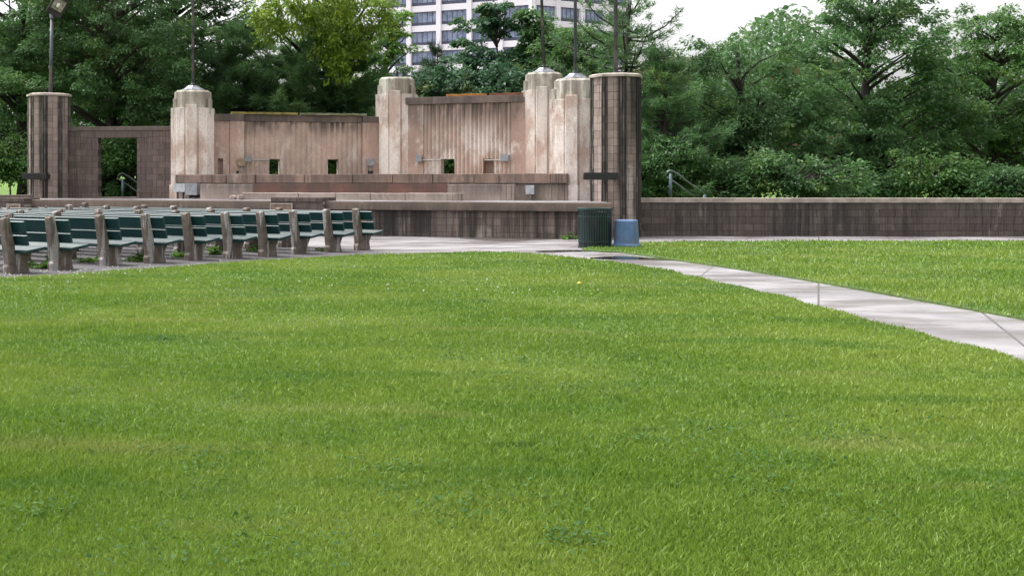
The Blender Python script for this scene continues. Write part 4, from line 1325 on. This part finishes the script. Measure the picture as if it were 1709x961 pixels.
# grass blades --------------------------------------------------------------
def inside(poly, X, Y):
    r = np.zeros(len(X), bool)
    n = len(poly)
    for i in range(n):
        x0, y0 = poly[i - 1]
        x1, y1 = poly[i]
        c = ((y0 > Y) != (y1 > Y))
        with np.errstate(divide='ignore', invalid='ignore'):
            r ^= c & (X < (x1 - x0) * (Y - y0) / (y1 - y0) + x0)
    return r
def grass(label, poly, n, ymin, ymax, seed, hscale=1.0):
    rs = np.random.RandomState(seed)
    Y = ymin * (ymax / ymin) ** rs.uniform(0, 1, n)
    X = rs.uniform(-0.33, 0.70, n) * Y
    k = inside(poly, X, Y)
    X, Y = X[k], Y[k]
    n = len(X)
    patchy = 0.75 + 0.5 * (0.5 + 0.25 * np.sin(X * 1.9 + 1.3 * np.sin(Y * 0.8)) + 0.25 * np.sin(Y * 2.3 + X * 0.7))
    h = hscale * rs.uniform(0.016, 0.042, n) * patchy
    w = 0.00075 * Y * rs.uniform(0.6, 1.4, n) + 0.0015
    a = rs.uniform(0, 2 * np.pi, n)
    side = np.stack([np.cos(a), np.sin(a), np.zeros(n)], axis=1)
    b = rs.uniform(0, 2 * np.pi, n)
    lean = np.stack([np.cos(b), np.sin(b), np.zeros(n)], axis=1) * (h * rs.uniform(0.1, 1.0, n))[:, None]
    base = np.stack([X, Y, np.full(n, 0.026)], axis=1)
    up = np.array([0, 0, 1.0])
    mid = base + up * (h * 0.6)[:, None] + lean * 0.35
    tip = base + up * h[:, None] + lean
    ww = w[:, None] * side
    V = np.stack([base - ww * 0.5, base + ww * 0.5, mid + ww * 0.42, tip, mid - ww * 0.42], axis=1).reshape(-1, 3)
    o = raw_mesh("grass", V, 5, M['grass'])
    tag(o, label, "grass", None, "stuff")
grass("short mown green grass covering the lawn in front of the benches", LAWN, 800000, 3.6, 30, 3)
grass("taller rough grass on the patch around the litter bins", PATCH, 200000, 11, 34, 4, 1.6)

def clover(label, n, seed):
    rs = np.random.RandomState(seed)
    V = []
    for _ in range(n):
        u = rs.rand()
        if rs.rand() < 0.7:
            px, py = rs.uniform(0, 260), 0
            py = 462 - px * 0.055 + abs(rs.normal()) * 7
        else:
            px, py = rs.uniform(0, 1100), rs.uniform(440, 505)
        x, y = G(px, py)
        if not inside(LAWN, np.array([x]), np.array([y]))[0]:
            continue
        z = 0.026 + rs.uniform(0.045, 0.075)
        s_ = rs.uniform(0.008, 0.016)
        for k in range(3):
            a = k * math.pi / 3 + rs.rand()
            d_ = np.array([math.cos(a), math.sin(a), 0.0]) * s_
            up = np.array([0, 0, s_])
            c = np.array([x, y, z])
            V += [c - d_ - up * 0.3, c + d_ - up * 0.3, c + d_ * 0.6 + up, c - d_ * 0.6 + up]
    o = raw_mesh("clover_flowers", np.array(V), 4, M['petal'])
    tag(o, label, "flowers", None, "stuff")
clover("tiny white clover heads dotted along the lawn edge by the benches", 170, 8)
def leafy_patches(label, n, seed):
    rs = np.random.RandomState(seed)
    C = []
    spots = [(760, 481), (790, 480), (812, 482), (955, 446), (850, 441), (1040, 483), (700, 434), (560, 474), (880, 440), (1000, 440), (640, 431)]
    for _ in range(n):
        spots.append((rs.uniform(20, 1650), 430 + 520 * rs.rand() ** 1.5))
    for (px, py) in spots:
        x, y = G(px, py)
        k = rs.randint(25, 90)
        sx, sy = rs.uniform(0.06, 0.25), rs.uniform(0.06, 0.22)
        P = np.stack([x + rs.normal(size=k) * sx, y + rs.normal(size=k) * sy, 0.026 + rs.uniform(0.015, 0.045, k)], axis=1)
        C.append(P[inside(LAWN, P[:, 0], P[:, 1])])
    C = np.concatenate(C)
    k = len(C)
    ln = rs.uniform(0.012, 0.032, k)
    o = raw_mesh("clover_leaves", leaf_quads(C, rs.normal(size=(k, 3)) * np.array([1, 1, 0.2]), unit(rs.normal(size=(k, 3)) * 0.35 + np.array([0, 0, 1])), ln, ln * 0.8), 4, M['clover'])
    tag(o, label, "clover", None, "stuff")
M['clover'] = m_leaf("clover_leaf", (0.030, 0.085, 0.014), (0.062, 0.145, 0.022), gloss=0.85)
leafy_patches("dark clover and plantain leaves growing in patches through the lawn", 80, 17)
px_, py_ = G(967, 484)
t = thing("dandelion", "single yellow dandelion head in the lawn below the blue tub", "flower", (px_, py_, 0.026))
T = Matrix.Translation((px_, py_, 0))
MB().tube([(0, 0, 0.02), (0.004, 0, 0.085)], 0.003, 6, T).build("stem", M['weed'], t)
MB().lathe([(0.006, 0.082), (0.026, 0.092), (0.022, 0.106), (0.006, 0.112)], 12, T).build("flower_head", M['yellow'], t)

# weeds by the bench legs
def weed(label, px, py, h, w, n, seed, m='weed'):
    rs = np.random.RandomState(seed)
    x, y = G(px, py)
    t = thing("weed", label, "weed", (x, y, 0.01), "weeds growing under the benches")
    mb = MB()
    V = []
    ns = max(3, n // 14)
    for s in range(ns):
        a = rs.uniform(0, 2 * math.pi)
        r = rs.uniform(0.0, w)
        hh = h * rs.uniform(0.35, 1.0) * (1 - 0.6 * r / w)
        bx_, by_ = x + r * math.cos(a) * 0.7, y + r * math.sin(a) * 0.7
        tx, ty = bx_ + rs.uniform(-.08, .08), by_ + rs.uniform(-.08, .08)
        MB().tube([(bx_, by_, 0), ((bx_ + tx) / 2, (by_ + ty) / 2, hh * 0.55), (tx, ty, hh)], 0.005, 5).build("stem", M['weed'], t)
        for k in range(14):
            q = rs.uniform(0.15, 1.0)
            c = np.array([bx_ + (tx - bx_) * q, by_ + (ty - by_) * q, hh * q]) + rs.normal(size=3) * np.array([.06, .06, .015])
            V.append(c)
    V = np.array(V)
    V[:, 2] = np.maximum(V[:, 2], 0.03)
    nn = len(V)
    ln = rs.uniform(0.05, 0.11, nn)
    raw_mesh("leaves", leaf_quads(V, rs.normal(size=(nn, 3)) * np.array([1, 1, 0.3]), unit(rs.normal(size=(nn, 3)) * 0.5 + np.array([0, 0, 1])), ln, ln * 0.65), 4, M[m], t)
weed("tall leafy weed clump at the foot of the second bench from the left", 84, 449, 0.34, 0.22, 260, 1)
weed("spreading low weed mat between the first and second bench", 58, 446, 0.10, 0.55, 260, 2)
weed("leafy weed beside the fourth bench leg", 228, 437, 0.22, 0.25, 170, 3)
weed("low weed mat beside the third bench leg", 150, 438, 0.10, 0.35, 130, 4)
weed("leafy weed beside the fifth bench leg", 299, 430, 0.16, 0.25, 130, 5)
weed("round weed beside the sixth bench leg", 361, 426, 0.22, 0.18, 130, 6)
weed("weed beside the fourth bench leg from the right", 423, 421, 0.24, 0.15, 120, 7)
weed("low weeds at the foot of the second bench from the right", 548, 419.5, 0.10, 0.3, 130, 8)
weed("grassy weed against the stage wall left of the green bin", 948, 400, 0.22, 0.3, 120, 9)

# ------------------------------------------------------------------ office building and what else stands far behind
ob = thing("office_building", "pale concrete office block with bands of blue windows behind the trees", "building", (34.5, 220, 2.0))
def face(p0, p1, nb, mirrored):
    T = frame(p0, p1)
    w = dist(p0, p1)
    bw = w / nb
    cw = 0.9
    mb = MB()
    ztop = 41.0
    win = []
    for r in range(-6, 3):
        z0, z1 = 30.0 + 3.6 * r, 32.5 + 3.6 * r
        mb.box((0, 0.0, z1), (w, 0.6, z0 + 3.6), T)
        for b in range(nb):
            win.append((b * bw + cw / 2, (b + 1) * bw - cw / 2, z0, z1))
    mb.box((0, 0.0, -3), (w, 0.6, 30.1 - 3.6 * 6), T)
    mb.build("spandrel_bands", M['facade'], ob)
    cb = MB()
    for b in range(nb + 1):
        cb.box((b * bw - cw / 2, -0.30, -3), (b * bw + cw / 2, 0.61, ztop), T)
    cb.build("columns", M['facade'], ob)
    for (x0, x1, z0, z1) in win:
        m = MB()
        m.box((x0, 0.42, z0 + 0.62), (x1, 0.5, z1), T, 0)
        m.box((x0, 0.40, z0), (x1, 0.5, z0 + 0.60), T, 1)
        n = 5
        for k in range(n + 1):
            xx = x0 + (x1 - x0) * k / n
            m.box((xx - 0.03, 0.36, z0 + 0.01), (xx + 0.03, 0.41, z1), T, 2)
        m.box((x0, 0.352, z1 - 0.12), (x1, 0.41, z1), T, 2)
        m.build("window", [M['glass'], M['spandrel'], M['mullion']], ob)
C0 = (34.5, 220.0)
dl = (-0.891, 0.454)
pL = (C0[0] + dl[0] * 29.5, C0[1] + dl[1] * 29.5)
dr = (0.875, 0.485)
pR = (C0[0] + dr[0] * 22, C0[1] + dr[1] * 22)
face(pL, C0, 5, False)
face(C0, pR, 4, True)
MB().prism([pL, C0, pR, (pR[0] - 10, pR[1] + 20), (pL[0] + 9, pL[1] + 20)], -3, 41.2 - 0.3).build("core", M['mullion'], ob) if False else None
mb = MB()
mb.prism([(pL[0] + 0.3, pL[1] + 0.75), (C0[0], C0[1] + 0.85), (pR[0] - 0.3, pR[1] + 0.75), (pR[0] - 10, pR[1] + 20), (pL[0] + 9, pL[1] + 20)], -3, 40.6)
mb.build("core", M['facade'], ob)

t = thing("brick_building", "red brick building glimpsed through the trees at the right", "building", (PX(1118, 95), 95, 2))
bx = PX(1100, 95)
MB().box((bx, 95, 1.5), (bx + 14, 104, 10.5)).build("wall", M['redbrick'], t)
MB().box((bx - 0.2, 94.8, 10.5), (bx + 14.2, 104.2, 10.9)).build("roof", M['cap'], t)
for i in range(4):
    for j in range(2):
        MB().box((bx + 1.2 + i * 3.2, 94.9, 3.2 + j * 3.6), (bx + 2.8 + i * 3.2, 94.98, 5.2 + j * 3.6)).build("window", M['spandrel'], t)
t = thing("white_building", "low white building glimpsed through the pine above the lower wall", "building", (PX(515, 66), 66, 2))
bx = PX(455, 66)
MB().box((bx, 66, 1.5), (bx + 3.6, 72, 6.3)).build("wall", M['facade'], t)
MB().box((bx - 0.2, 65.8, 6.3), (bx + 3.8, 72.2, 6.55)).build("roof", M['cap'], t)
for i in range(3):
    MB().box((bx + 0.4 + i * 1.1, 65.94, 4.4), (bx + 1.0 + i * 1.1, 65.99, 5.5)).build("window", M['spandrel'], t)
